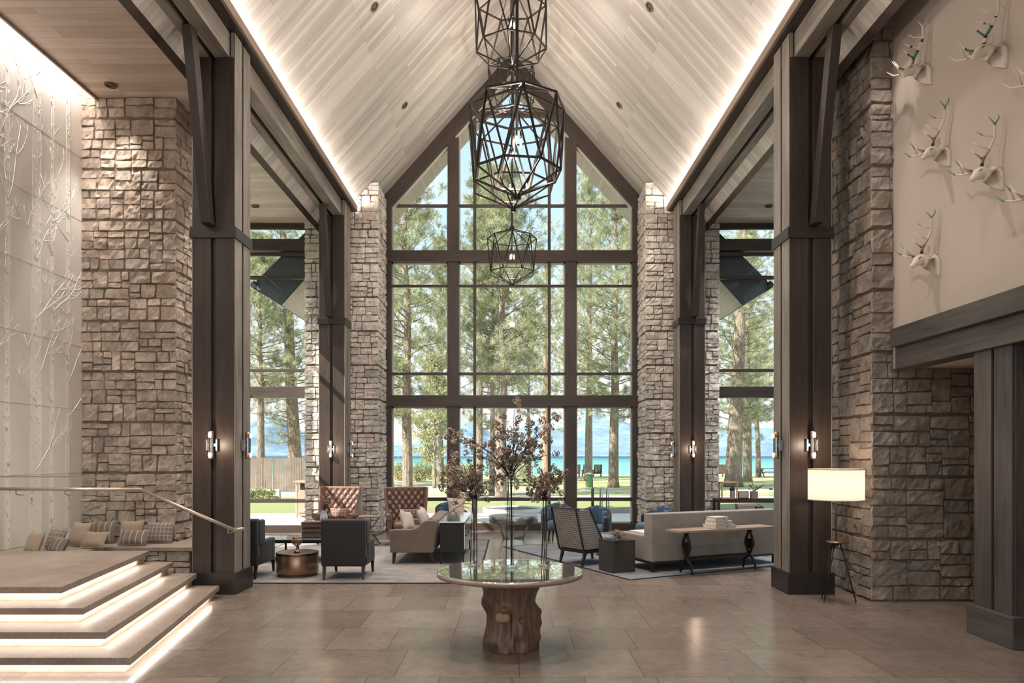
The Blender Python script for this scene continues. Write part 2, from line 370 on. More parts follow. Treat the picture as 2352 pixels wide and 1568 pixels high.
# vault: one roof body, boards on the underside
g = G()
for s in (-1, 1):
    xs = 4.32; a = math.hypot(1, PT)
    def q(x, y): return (s * x, y, vz(x))
    p = [q(0, YB), q(xs, YB), q(xs, YW), q(0, YW)]; uv = [(0, YB), (xs * a, YB), (xs * a, YW), (0, YW)]
    if s < 0: p = p[::-1]; uv = uv[::-1]
    g.quad(*p, uv=[(u, v + 20) for u, v in uv])
struct('ceiling', g, M['vault'], 'pale board lined vaulted ceiling over the hall', 'ceiling')
g = G()
for s in (-1, 1):
    poly = [(0, RIDGE + .01), (s * 4.4, vz(4.4) + .01), (s * 4.4, vz(4.4) + 1.2), (0, RIDGE + 1.2)]
    g.prism(poly if s > 0 else poly[::-1], YB, YW + .02, 1)
struct('roof', g, M['frame'], 'pitched roof body above the vault', 'roof')
for s, nm in ((-1, 'left'), (1, 'right')):
    r = struct('roof_overhang', (lambda G_: (G_.prism([(0, RIDGE + .02), (s * 5.66, vz(5.66) + .02), (s * 6.25, vz(5.66) + .38), (s * 6.25, vz(5.66) + .62), (0, RIDGE + 1.15)][::1 if s > 0 else -1], YW + .04, 19.2, 1), G_.prism([(s * 4.82, vz(4.82) + .02), (s * 5.66, vz(5.66) + .02), (s * 6.25, vz(5.66) + .38), (s * 6.25, vz(5.66) + .62), (s * 4.82, vz(4.82) + 1.1)][::1 if s > 0 else -1], 17.05, YW + .04, 1), G_)[-1])(G()), M['fascia'],
               f'{nm} slope of the dark roof overhang outside the lake window', 'roof')
    g = G(); a = math.hypot(1, PT); p = [(0, YW + .06, RIDGE), (s * 5.64, YW + .06, vz(5.64)), (s * 5.64, 19.18, vz(5.64)), (0, 19.18, RIDGE)]
    uv = [(0, 0), (0, 5.64 * a), (1.7, 5.64 * a), (1.7, 0)]
    g.quad(*(p if s > 0 else p[::-1]), uv=uv if s > 0 else uv[::-1])
    p = [(s * 4.80, 17.06, vz(4.80)), (s * 5.64, 17.06, vz(5.64)), (s * 5.64, YW + .06, vz(5.64)), (s * 4.80, YW + .06, vz(4.80))]
    uv = [(0, 5), (0, 5 + .85 * a), (.4, 5 + .85 * a), (.4, 5)]
    g.quad(*(p if s > 0 else p[::-1]), uv=uv if s > 0 else uv[::-1])
    struct('soffit_boards', g, M['softr'], parent=r)
    g = G(); g.tube([(s * 6.32, 17.05, vz(5.66) + .52), (s * 6.32, 19.25, vz(5.66) + .52)], .09, 8); struct('gutter', g, M['base'], parent=r)
# aisle ceilings (boards run across) with roof slab
for s, nm, x1 in ((-1, 'left', 6.5), (1, 'right', 6.9)):
    g = G(); x0 = 4.2
    p = [(s * x0, YB, 7.44), (s * x1, YB, 7.44), (s * x1, YA + .1, 7.44), (s * x0, YA + .1, 7.44)]; uv = [(x0, YB + 20), (x1, YB + 20), (x1, YA + 20), (x0, YA + 20)]
    g.quad(*(p if s > 0 else p[::-1]), uv=uv if s > 0 else uv[::-1])
    if s < 0:
        p = [(-6.5, 10.9, 7.44), (-7.0, 10.9, 7.44), (-7.0, YA + .1, 7.44), (-6.5, YA + .1, 7.44)]; g.quad(*p[::-1], uv=[(6.5, 30.9), (7, 30.9), (7, 37), (6.5, 37)][::-1])
    struct('ceiling_' + nm, g, M['soffit'], f'flat wood board ceiling over the {nm} aisle', 'ceiling')
    g = G(); g.box(min(s * 4.3, s * 7.1), max(s * 4.3, s * 7.1), YB, YA + .35, 7.82, 8.05); g.box(*sorted((s * 6.9, s * 7.1)), YB, YA + .35, 7.45, 7.82)
    g.box(*sorted((s * 4.3, s * 7.1)), YA + .12, YA + .34, 7.45, 7.82); g.box(*sorted((s * 7.1, s * 7.55)), YB, YA + .35, 7.7, 7.95)
    struct('roof_' + nm, g, M['frame'], f'flat roof slab above the {nm} aisle', 'roof')
# ---------------------------------------------------------------- stone piers
def stones(g, o, u, n, width, z0, z1, seed, size=.30, ext=0.0, prot=.042, band=.79, tint=(1, 1, 1)):
    """ashlar face: o lower corner, u along, n outward; coursed in bands with a groove between"""
    rng = random.Random(seed); o = Vector(o); u = Vector(u); n = Vector(n); wz = Vector((0, 0, 1))
    def put(a, b, c, d):
        if b - a < .03 or d - c < .03: return
        j = .002 + rng.random() * .004; a += j; b -= j; c += j; d -= j
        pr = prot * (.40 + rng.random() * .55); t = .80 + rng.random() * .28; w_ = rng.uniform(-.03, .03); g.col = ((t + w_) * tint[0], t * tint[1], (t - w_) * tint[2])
        nx = max(4, min(9, int((b - a) / .032))); nz = max(4, min(8, int((d - c) / .034))); base = len(g.v); tilt = (rng.uniform(-.35, .35), rng.uniform(-.35, .35))
        cs = [[rng.uniform(0, .028) * (rng.random() < .5) for _ in range(2)] for _ in range(4)]; ph = rng.uniform(0, 99)
        for i in range(nx + 1):
            for k in range(nz + 1):
                fx = i / nx; fz = k / nz; ex = .008 / (b - a); ez = .008 / (d - c); gx = (0, ex)[i] if i < 2 else (1, 1 - ex)[nx - i] if nx - i < 2 else ex + (1 - 2 * ex) * (i - 1) / (nx - 2); gz = (0, ez)[k] if k < 2 else (1, 1 - ez)[nz - k] if nz - k < 2 else ez + (1 - 2 * ez) * (k - 1) / (nz - 2); X = a + (b - a) * gx; Z = c + (d - c) * gz
                for ci, (kx, kz) in enumerate(((0, 0), (1, 0), (0, 1), (1, 1))):
                    wgt = max(0, 1 - abs(fx - kx) * 2) * max(0, 1 - abs(fz - kz) * 2); X += cs[ci][0] * wgt * (1 if kx == 0 else -1); Z += cs[ci][1] * wgt * (1 if kz == 0 else -1)
                edge = i in (0, nx) or k in (0, nz)
                h = .004 if edge else pr * (.85 + tilt[0] * (fx - .5) + tilt[1] * (fz - .5)) + .022 * noise.noise((X * 7 + ph, Z * 7, ph)) + .020 * noise.noise((X * 19 + ph, Z * 19, 3))
                if edge and (i in (0, nx)) + (k in (0, nz)) == 1 and False: h = 0
                g.v.append(tuple(o + u * X + wz * Z + n * h))
        for i in range(nx):
            for k in range(nz):
                q = (base + i * (nz + 1) + k, base + (i + 1) * (nz + 1) + k, base + (i + 1) * (nz + 1) + k + 1, base + i * (nz + 1) + k + 1)
                g.face(q, [(0, 0)] * 4)
    def split(a, b, c, d, dep=0):
        W = b - a; Hh = d - c; tw = size * rng.uniform(.75, 1.5); th = size * rng.uniform(.45, .9)
        if W > tw and (W / tw >= Hh / th or Hh <= th):
            k = a + W * rng.uniform(.35, .65); split(a, k, c, d); split(k, b, c, d); return
        if Hh > th:
            k = c + Hh * rng.uniform(.33, .67); split(a, b, c, k); split(a, b, k, d); return
        put(a, b, c, d)
    g.s = False; k = math.floor(z0 / band)
    while k * band < z1:
        c = max(z0, k * band + .013); d = min(z1, (k + 1) * band - .013); split(-ext, width + ext, c, d); k += 1
    g.s = False; g.col = None
def pier(name, x0, x1, y0, y1, z1, faces, seed, label, size=.30, tint=(1, 1, 1)):
    """stone pier: dark core with ashlar on the faces named f (front) b l r; tops follow z1"""
    core = G(); core.box(x0, x1, y0, y1, 0, z1)
    o = struct(name, core, M['joint'], label, 'stone pier')
    g = G()
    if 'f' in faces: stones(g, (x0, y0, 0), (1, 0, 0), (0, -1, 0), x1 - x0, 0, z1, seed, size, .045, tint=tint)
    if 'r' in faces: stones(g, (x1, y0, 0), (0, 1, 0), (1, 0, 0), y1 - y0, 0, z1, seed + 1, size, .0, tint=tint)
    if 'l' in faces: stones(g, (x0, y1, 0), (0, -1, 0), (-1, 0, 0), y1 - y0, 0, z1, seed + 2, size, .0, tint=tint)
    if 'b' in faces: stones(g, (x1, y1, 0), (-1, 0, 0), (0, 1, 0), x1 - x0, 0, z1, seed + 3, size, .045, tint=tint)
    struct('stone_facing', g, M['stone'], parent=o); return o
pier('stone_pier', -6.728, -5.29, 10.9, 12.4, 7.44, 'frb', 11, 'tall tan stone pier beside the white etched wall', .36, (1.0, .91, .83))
pier('stone_pier', -4.78, -3.14, 16.2, 17.7, 8.2, 'frlb', 31, 'stone pier left of the lake window, colour lightened for daylight bounce', .33, (1.56, 1.60, 1.58))  # raised tint puts daylight bounce into the stone colour
pier('stone_pier', 3.14, 4.78, 16.2, 17.7, 8.2, 'frlb', 51, 'stone pier right of the lake window, colour lightened for daylight bounce', .33, (1.56, 1.60, 1.58))  # same daylight lift painted into this pier's tint
pier('stone_pier', 4.60, 7.0, 8.86, 10.35, 7.44, 'flb', 71, 'stone pier behind the floor lamp, colour darkened for recess shade', .40, (.78, .74, .70))  # lowered tint paints the shade of the unlit recess into the stone
# ---------------------------------------------------------------- etched white wall on the left
def etched():
    g = G(); rng = random.Random(5); X = -6.72
    g.quad((X, 10.9, 0), (X, YB, 0), (X, YB, 7.95), (X, 10.9, 7.95)); g.box(X - .2, X - .01, YB, 12.38, 0, 8.0)
    j = G()
    for k, z in enumerate([.6 + .98 * i for i in range(8)]): j.box(X, X + .003, YB, 10.88, z, z + .006)
    for k in range(13): j.box(X, X + .003, 10.6 - k * 1.55, 10.607 - k * 1.55, 0, 7.9)
    t = G(); w2 = G(); d_ = G()
    def trunk(y, r, lean=0, z0=.3, z1=7.9, br=7):
        n = 46; L = [Vector((X + .002, y + lean * i / n + .02 * noise.noise((y, i * .2, 1)), z0 + (z1 - z0) * i / n)) for i in range(n + 1)]
        rr = [r * (1 - .45 * i / n) * (1 + .12 * noise.noise((y * 3, i * .9, 2))) for i in range(n + 1)]
        for s_ in (-1, 1):
            pts = [p + Vector((0, s_ * rr[i], 0)) for i, p in enumerate(L)]; t.tube(pts, .004, 4)
        for i in range(n):
            p, p2 = L[i], L[i + 1]; w2.quad((X + .0015, p.y + rr[i], p.z), (X + .0015, p.y - rr[i], p.z), (X + .0015, p2.y - rr[i + 1], p2.z), (X + .0015, p2.y + rr[i + 1], p2.z))
        for i in range(n * 3):
            f = rng.random(); p = L[int(f * n)]; ww = rr[int(f * n)]
            a = p + Vector((.003, rng.uniform(-.9, .9) * ww, rng.uniform(0, .12))); b = a + Vector((0, rng.uniform(-.04, .04), rng.uniform(.02, .09))); d_.tube([a, b], rng.uniform(.003, .006), 4)
        def limb(p, ang, ln, rad, dep):
            q = [p]; a = ang
            for _ in range(5):
                a += rng.uniform(-.22, .22) + (PI / 2 - a) * .10; q.append(q[-1] + Vector((0, math.cos(a), math.sin(a))) * ln / 5)
            t.tube(q, [rad * (1 - .13 * i) for i in range(6)], 5)
            if dep: 
                for _ in range(3): limb(q[rng.randint(2, 4)], a + rng.choice((-1, 1)) * rng.uniform(.4, .9), ln * .5, rad * .6, dep - 1)
        for b in range(br):
            f = rng.uniform(.18, .95); p = L[int(f * n)]; s_ = rng.choice((-1, 1)); limb(p, PI / 2 + s_ * rng.uniform(.5, 1.0), rng.uniform(.5, 1.2), .012, 2)
    trunk(10.55, .07); trunk(10.15, .045, .05); trunk(9.82, .13, .04, br=9); trunk(9.28, .05); trunk(8.6, .12); trunk(7.4, .08); trunk(6.2, .12); trunk(4.6, .07); trunk(3.2, .11)
    o = struct('wall_left', g, plain('white_panel', lin(226, 221, 214), .5, 0, .02, 2), 'white panel wall etched with pale birch trees', 'wall')
    struct('panel_joint', j, plain('panel_joint', lin(176, 166, 154), .8), parent=o)
    t.v = [(X + (a - X) * .3 + .001, b, c) for a, b, c in t.v]
    d_.v = [(X + (a - X) * .3 + .0012, b, c) for a, b, c in d_.v]
    struct('birch_trunk', w2, plain('etched_trunk', lin(240, 236, 230), .5, 0, .05, 14), parent=o); struct('bark_marks', d_, plain('etched_marks', lin(208, 200, 190), .6, 0, .02), parent=o)
    struct('birch_relief', t, plain('etched_white', lin(244, 242, 236), .45, 0, .02), parent=o)
etched()
# slot that hides the lamp above the etched wall
g = G(); g.box(-6.5, -6.47, YB, 10.9, 7.40, 7.75); g.box(-6.72, -6.47, 10.9, 11.0, 7.40, 7.95); struct('trim_1', g, M['cove'], 'light slot edge above the etched wall', 'trim')
# ---------------------------------------------------------------- right side upper wall, header beam, recess
g = G(); g.box(4.84, 5.0, YB, 8.86, 2.95, 7.44); struct('wall_right', g, M['plaster'], 'beige plaster wall above the timber header', 'wall')
g = G(); g.box(4.70, 5.02, YB, 8.66, 3.19, 3.42); g.box(4.76, 5.02, YB, 8.66, 2.92, 3.19)
struct('trim_2', g, M['grey'], 'grey stained timber header beam under the plaster wall', 'header beam', bevel=.008)
g = G(); g.box(5.02, 7.0, YB, 8.86, 2.96, 3.05); struct('ceiling_recess', g, M['plaster'], 'low ceiling of the recess behind the grey column', 'ceiling')
g = G(); g.box(7.0, 7.15, YB, 8.9, 0, 7.7); struct('wall_recess', g, M['plaster'], 'plaster side wall of the recess', 'wall')
g = G(); zt = 2.92
g.box(4.80, 4.86, 6.69, 6.94, .3, zt); g.box(4.80, 4.86, 6.98, 7.24, .3, zt); g.box(4.83, 5.35, 6.68, 7.25, 0, zt)
b = G(); b.box(4.76, 5.4, 6.62, 7.30, 0, .31)
o = struct('timber_column', g, M['grey'], 'grey plank clad column with a wooden plinth on the right edge', 'column', bevel=.005); struct('plinth', b, M['grey'], parent=o, bevel=.008)
g = G(); g.box(5.02, 7.0, 5.3, 5.5, 0, 2.95); struct('wall_light_block', g, M['plaster'], 'added unseen partition keeping rear light out of the recess', 'wall')  # unseen blocker added to keep the rear light off the recess
# ---------------------------------------------------------------- timber columns, beams, coves
def column(s, y0, label):
    X = lambda a, b: sorted((s * a, s * b))
    root = thing('timber_column', label, 'column', (s * 3.99, y0 + .27, 0), kind='structure')
    def part(nm, boxes, m, bv=.006):
        g = G()
        for (a, b, c, d, e_, f_) in boxes: g.box(*[v - s * 3.99 for v in X(a, b)], c - .27, d - .27, e_, f_)
        return struct(nm, g, m, parent=root, bevel=bv)
    for a, b in ((3.71, 3.96), (4.02, 4.26)):
        for c, d in ((0, .245), (.295, .54)):
            part('post', [(a, b, c, d, .28, 7.17 if a > 4 or True else 7.5)], M['post'])
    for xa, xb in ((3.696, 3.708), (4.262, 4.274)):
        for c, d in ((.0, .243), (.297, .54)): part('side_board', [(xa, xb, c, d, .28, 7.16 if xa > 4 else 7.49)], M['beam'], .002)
    part('core', [(3.76, 4.22, .05, .49, .25, 7.16)], M['base'], 0)
    part('board', [(3.712, 3.755, .0, .23, 7.17, 7.5)], M['beam']); part('board', [(3.712, 3.755, .30, .54, 7.17, 7.5)], M['beam'])
    part('steel_band', [(3.675, 4.295, -.025, .565, 4.75, 4.90)], M['base'], .004)
    part('plinth', [(3.67, 4.30, -.03, .57, 0, .29)], M['base'], .004)
    # knee braces, leaning towards and away from the hall end
    for sg in (-1, 1):
        g = G(); yb = (.0 if sg < 0 else .54) - .27; x0, x1 = [v - s * 3.99 for v in X(3.955, 4.075)]
        w_ = .17; L = .55
        a = yb + sg * .02; t = yb + sg * L
        g.hexa([(x0, a, 4.9), (x1, a, 4.9), (x1, a + sg * w_, 4.9), (x0, a + sg * w_, 4.9), (x0, t, 7.17), (x1, t, 7.17), (x1, t + sg * w_, 7.17), (x0, t + sg * w_, 7.17)][:: 1])
        struct('knee_brace', g, M['post'], parent=root, bevel=.004)
    # sconces live on the column faces but are fixtures of their own
    return root
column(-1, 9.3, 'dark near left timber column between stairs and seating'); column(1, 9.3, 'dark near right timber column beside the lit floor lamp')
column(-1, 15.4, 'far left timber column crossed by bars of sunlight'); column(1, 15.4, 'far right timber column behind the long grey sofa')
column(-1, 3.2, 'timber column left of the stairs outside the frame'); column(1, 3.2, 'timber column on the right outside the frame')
for s, nm in ((-1, 'left'), (1, 'right')):
    X = lambda a, b: sorted((s * a, s * b))
    g = G(); g.box(*X(3.77, 3.98), YB, 16.14, 7.17, 7.5); struct('eave_beam', g, M['beam'], f'inner weathered eave beam along the {nm} side', 'beam', bevel=.01)
    g = G(); g.box(*X(4.06, 4.28), YB, 16.14, 7.17, 7.5); struct('eave_beam', g, M['beam'], f'outer weathered eave beam along the {nm} side', 'beam', bevel=.01)
    g = G(); g.box(*X(3.6, 4.3), YB, 16.14, 7.502, 7.53); struct('trim_3', g, M['post'], f'dark cove shelf on the {nm} side', 'trim')
    g = G(); g.box(*X(3.58, 3.62), YB, 16.14, 7.50, 7.63); struct('trim_4', g, M['cove'], f'lit cove lip along the {nm} side of the vault', 'trim')
# ---------------------------------------------------------------- windows
def wframe(o_label, n_, build_parts, m=None): pass
def bars(g, lst): 
    for b in lst: g.box(*b)
def lake_window():
    root = thing('window_1', 'tall gabled lake window in dark timber framing', 'window', (0, YW, 0), kind='structure')
    y = 0
    def prt(nm, boxes, m=None, bv=.006):
        g = G(); bars(g, boxes); return struct(nm, g, m or M['brown'], parent=root, bevel=bv)
    zt = lambda x: vz(x) - .42
    for s in (-1, 1):
        prt('mullion_post', [(*sorted((s * 1.32, s * 1.60)), -.12, .12, 0, zt(1.6) + .1)])
        prt('jamb_post', [(*sorted((s * 2.99, s * 3.14)), -.12, .12, 0, vz(3.14))])
        g = G()  # rafter along the vault underside
        a, b = s * 0.0, s * 3.14
        g.hexa([(a, -.14, RIDGE - .48), (b, -.14, vz(3.14) - .48), (b, .14, vz(3.14) - .48), (a, .14, RIDGE - .48), (a, -.14, RIDGE), (b, -.14, vz(3.14)), (b, .14, vz(3.14)), (a, .14, RIDGE)])
        struct('gable_rafter', g, M['brown'], parent=root, bevel=.008)
        g = G(); g.bar((s * .02, -.02, RIDGE - .52), (s * 3.0, -.02, vz(3.0) - .52), .07, .06); struct('rafter_stop', g, M['lightframe'], parent=root)
    for z in (3.205, 6.795): prt('transom_beam', [(-3.14, 3.14, -.155, .13, z - .14, z + .14)])
    prt('sill_beam', [(-3.14, 3.14, -.14, .14, 0, .17)])
    seg = ((-2.99, -1.60), (-1.32, 1.32), (1.60, 2.99))
    for z, h in ((8.08, .07), (6.08, .06), (3.89, .07), (.76, .09)):
        for a, b in seg: prt('muntin', [(a, b, -.035, .035, z - h / 2, z + h / 2)])
    prt('muntin', [(-1.1, 1.1, -.06, .06, 10.3, 10.42)])
    for s in (-1, 1):
        prt('muntin', [(s * .93 - .036, s * .93 + .036, -.04, .04, .17, zt(.93))])
    # pale stops around each light
    g = G()
    for a, b in seg:
        for x in (a, b):
            d = .03 if x == a else -.03; xa, xb = sorted((x, x + d))
            for z0, z1 in ((.17, 3.065), (3.345, 6.655), (6.935, zt(max(abs(a), abs(b))) if x in (a, b) else 9)): g.box(xa, xb, -.02, .05, z0, min(z1, zt(x)))
        for z in (3.065, 6.655): g.box(a, b, -.02, .05, z - .035, z)
        for z in (.17,): g.box(a, b, -.02, .05, z, z + .03)
    struct('window_stop', g, M['lightframe'], parent=root)
    g = G(); n = len(g.v)
    g.quad((-3.0, .01, .1), (3.0, .01, .1), (3.0, .01, vz(3.0) - .45), (-3.0, .01, vz(3.0) - .45)); 
    a = vz(3.0) - .45; k = len(g.v); g.v += [(-3.0, .01, a), (3.0, .01, a), (0, .01, RIDGE - .45)]; g.face((k, k + 1, k + 2))
    struct('window_pane', g, M['pane'], parent=root)
lake_window()
def aisle_window(n_, s, label):
    X0, X1 = sorted((s * 4.78, s * 6.95)); root = thing(f'window_{n_}', label, 'window', ((X0 + X1) / 2, YA, 0), kind='structure'); c = (X0 + X1) / 2
    def prt(nm, boxes, m=None, bv=.005):
        g = G(); bars(g, [(a - c, b - c, *r) for a, b, *r in boxes]); return struct(nm, g, m or M['brown'], parent=root, bevel=bv)
    for z in (6.9, 3.37): prt('transom_beam', [(X0, X1, -.15, .08, z - .13, z + .13)])
    prt('head_frame', [(X0, X1, -.05, .05, 7.30, 7.44)], M['frame'])
    for z, h in ((6.70, .08), (6.14, .08), (3.90, .07), (.76, .09)): prt('muntin', [(X0, X1, -.04, .04, z - h / 2, z + h / 2)])
    prt('sill_beam', [(X0, X1, -.1, .1, 0, .17)])
    for x in (X0, X1): prt('jamb_post', [(x - .06, x + .06, -.08, .08, .17, 7.3)], M['frame'])
    g = G(); g.quad((X0 - c, .01, .1), (X1 - c, .01, .1), (X1 - c, .01, 7.4), (X0 - c, .01, 7.4)); struct('window_pane', g, M['pane'], parent=root)
aisle_window(2, -1, 'left aisle window facing the slatted fence'); aisle_window(3, 1, 'right aisle window above the console of ornaments')
def side_window(n_, s, y0, y1, label):
    x = s * 6.95; root = thing(f'window_{n_}', label, 'window', (x, (y0 + y1) / 2, 0), kind='structure'); c = (y0 + y1) / 2
    def prt(nm, boxes, m=None):
        g = G(); bars(g, [(a, b, p - c, q - c, *r) for a, b, p, q, *r in boxes]); return struct(nm, g, m or M['brown'], parent=root, bevel=.005)
    for z in (6.9, 3.37): prt('transom_beam', [(-.1, .1, y0, y1, z - .13, z + .13)])
    for z in (6.14, 3.90, .76): prt('muntin', [(-.04, .04, y0, y1, z - .04, z + .04)])
    prt('sill_beam', [(-.1, .1, y0, y1, 0, .17)]); prt('head_frame', [(-.05, .05, y0, y1, 7.30, 7.44)])
    k = max(1, round((y1 - y0) / 2.1))
    for i in range(1, k): yy = y0 + (y1 - y0) * i / k; prt('mullion_post', [(-.06, .06, yy - .06, yy + .06, .17, 7.3)])
    g = G(); g.quad((0, y0 - c, .1), (0, y1 - c, .1), (0, y1 - c, 7.4), (0, y0 - c, 7.4)); struct('window_pane', g, M['pane'], parent=root)
side_window(4, -1, 12.4, 16.8, 'left side window behind the near column'); side_window(5, 1, 10.35, 16.8, 'right side window behind the near column')
# rear entrance glazing behind the viewer
root = thing('window_6', 'entrance glazing behind the viewer', 'window', (0, YB, 0), kind='structure')
g = G()
for x in (-6.6, -4.3, -1.45, 1.45, 4.3, 6.9): g.box(x - .07, x + .07, -.1, .1, 0, min(7.44 if abs(x) > 4.3 else vz(x) - .1, 12))
for z in (.1, 3.2, 6.8): g.box(-6.7, 7, -.1, .1, z - .1, z + .1)
struct('window_frame', g, M['brown'], parent=root)
# ================================================================ DOWNLIGHTS
M['can'] = plain('can_ring', lin(96, 84, 74), .4, .4, .05); M['canlamp'] = emit('can_lamp', (1, .8, .62, 1), 3.0); M['baffle'] = plain('dark_baffle', lin(92, 78, 68), .5, .2, .05)
def can(loc, n, power, label, spot=1.25, tgt=None, blend=.7, col=(1, .91, .84)):
    n = Vector(n).normalized(); o = thing('downlight', label, 'downlight', loc, 0, 'ceiling downlights'); R_ = Vector((0, 0, 1)).rotation_difference(n * -1).to_matrix().to_4x4()
    g = G(); g.lathe([(.062, .0), (.085, .0), (.085, -.012), (.060, -.012), (.058, .03)], 20, cap=False)
    g.v = [tuple(R_ @ Vector((a, b, -c)) * -1 if False else R_ @ Vector((a, b, c))) for a, b, c in g.v]; ob('trim_ring', g, M['can'], o)
    g = G(); g.lathe([(.001, .002), (.058, .002), (.058, -.001), (.001, -.001)], 16, cap=False); g.v = [tuple(R_ @ Vector(p)) for p in g.v]; ob('lens', g, M['canlamp' if 'bright' in label else 'baffle'], o)
    if power: light('downlight_beam', 'SPOT', Vector(loc) + n * .03, power, col, tgt or (0, 0, -1), spot_size=spot, spot_blend=blend, shadow_soft_size=.06)
nv = lambda s: (-s * PT, 0, -1)
for s, sn in ((-1, 'left'), (1, 'right')):
    for y, w_ in ((14.8, 'nearest the window gable'), (11.55, 'behind the chandeliers'), (8.3, 'above the frame'), (4.6, 'above the frame, far back')):
        can((s * 2.28, y, vz(2.28) - .01), nv(s), 420, f'round downlight in the {sn} vault slope, {w_}', 1.5)
    for x, y, w_ in ((4.6, 12.1, 'beside the eave beam'), (4.6, 14.5, 'nearer the window beside the eave beam'), (5.75, 15.6, 'by the aisle window head'), (5.75, 12.8, 'in the middle of the aisle')):
        can((s * x, y, 7.43), (0, 0, -1), 400, f'small downlight in the {sn} aisle ceiling, {w_}')
can((-6.05, 10.5, 7.43), (0, 0, -1), 210, 'downlight grazing the tan stone pier top', 1.1, (.0, .06, -1)); can((-4.45, 8.6, 7.43), (0, 0, -1), 140, 'bright downlight at the top edge over the stairs')
can((-5.5, 5.5, 7.43), (0, 0, -1), 260, 'downlight over the stair landing outside the frame', 1.6)
can((4.40, 8.2, 7.43), (0, 0, -1), 120, 'downlight grazing the right stone pier top', .75, (.24, .52, -1.5))

# ================================================================ OUTSIDE
GZ = -.02
def ground():
    s = N('lawn_and_sand'); t = s.n('TexCoord'); sep = s.n('SeparateXYZ'); s.l(t.outputs['Object'], sep.inputs[0])
    n1 = s.noise(t.outputs['Object'], .22, 5); n2 = s.noise(t.outputs['Object'], 9, 5)
    ad = s.n('Math', operation='MULTIPLY_ADD'); ad.inputs[1].default_value = 3.0; s.l(n1, ad.inputs[0]); s.l(sep.outputs[1], ad.inputs[2])
    dv = s.n('Math', operation='DIVIDE'); dv.inputs[1].default_value = 100; s.l(ad.outputs[0], dv.inputs[0])
    sand = lin(214, 204, 188); gr = lin(150, 156, 100); gd = lin(186, 188, 132); mul = lin(150, 134, 118)
    right = s.ramp(dv.outputs[0], [(.0, mul), (.262, mul), (.266, gr), (.300, gr), (.303, sand), (.335, sand), (.338, gr), (.37, gd), (.376, sand), (.40, sand), (.404, gd), (.50, gr), (.52, gd), (.665, gd), (.67, sand), (1, sand)])
    left = s.ramp(dv.outputs[0], [(.0, gr), (.30, gr), (.32, mul), (.36, sand), (.48, sand), (.5, mul), (.53, sand), (1, sand)])
    x = s.n('Math', operation='MULTIPLY_ADD'); x.inputs[1].default_value = .12; x.inputs[2].default_value = .75; 
    xn = s.n('Math', operation='MULTIPLY_ADD'); xn.inputs[1].default_value = 6; s.l(n1, xn.inputs[0]); s.l(sep.outputs[0], xn.inputs[2]); s.l(xn.outputs[0], x.inputs[0]); x.use_clamp = True
    c = s.mix(left, right, x.outputs[0], 'MIX'); s.set(s.mix(c, s.ramp(n2, [(.3, g4(.8)), (.7, g4(1.1))]), 1.0), .95)
    g = G(); ys = [17.6, 22, 26, 32, 40, 50, 60, 69, 74, 80]; zs = [GZ, GZ, GZ, GZ, GZ, GZ, GZ, GZ, -.7, -2.2]
    for i in range(len(ys) - 1): g.quad((-90, ys[i], zs[i]), (90, ys[i], zs[i]), (90, ys[i + 1], zs[i + 1]), (-90, ys[i + 1], zs[i + 1]))
    for a, b in ((-90, -7.2), (7.2, 90)): g.quad((a, -30, GZ), (b, -30, GZ), (b, 17.6, GZ), (a, 17.6, GZ))
    g.quad((-9, -30, GZ), (9, -30, GZ), (9, YB, GZ), (-9, YB, GZ))
    struct('ground', g, s.m, 'lawn and sand between the terrace and the lake', 'ground')
    g = G(); g.box(-26, 26, 17.62, 22.3, -.3, .0); g.box(-13, -7.2, 2, 17.62, -.3, .0); g.box(7.2, 13, 2, 17.62, -.3, .0); struct('terrace', g, plain('pale_concrete', lin(222, 216, 208), .8, 0, .05, 1), 'pale concrete terrace outside the windows, with added side strips for bounce light', 'terrace')  # both side strips are unseen, added to bounce sunlight onto the aisle ceilings
ground()
def lake():
    s = N('lake_water'); t = s.n('TexCoord'); sep = s.n('SeparateXYZ'); s.l(t.outputs['Object'], sep.inputs[0])
    dv = s.n('Math', operation='DIVIDE'); dv.inputs[1].default_value = 1000; s.l(sep.outputs[1], dv.inputs[0])
    c = s.ramp(dv.outputs[0], [(.07, lin(124, 180, 164)), (.3, lin(92, 156, 146)), (.6, lin(62, 126, 132)), (.85, lin(42, 90, 110)), (1, lin(30, 64, 94))])
    mp_ = s.n('Mapping'); mp_.inputs['Scale'].default_value = (.02, .09, 1); s.l(t.outputs['Object'], mp_.inputs[0])
    s.set(s.mix(c, s.ramp(s.noise(mp_.outputs[0], 3, 6, .7), [(.3, g4(.85)), (.7, g4(1.12))]), 1.0), .45); s.b.inputs['Specular IOR Level'].default_value = .12
    g = G(); g.quad((-6000, 70, -1.0), (6000, 70, -1.0), (6000, 7000, -1.0), (-6000, 7000, -1.0)); struct('lake', g, s.m, 'turquoise lake with a dark blue far band', 'lake')
lake()
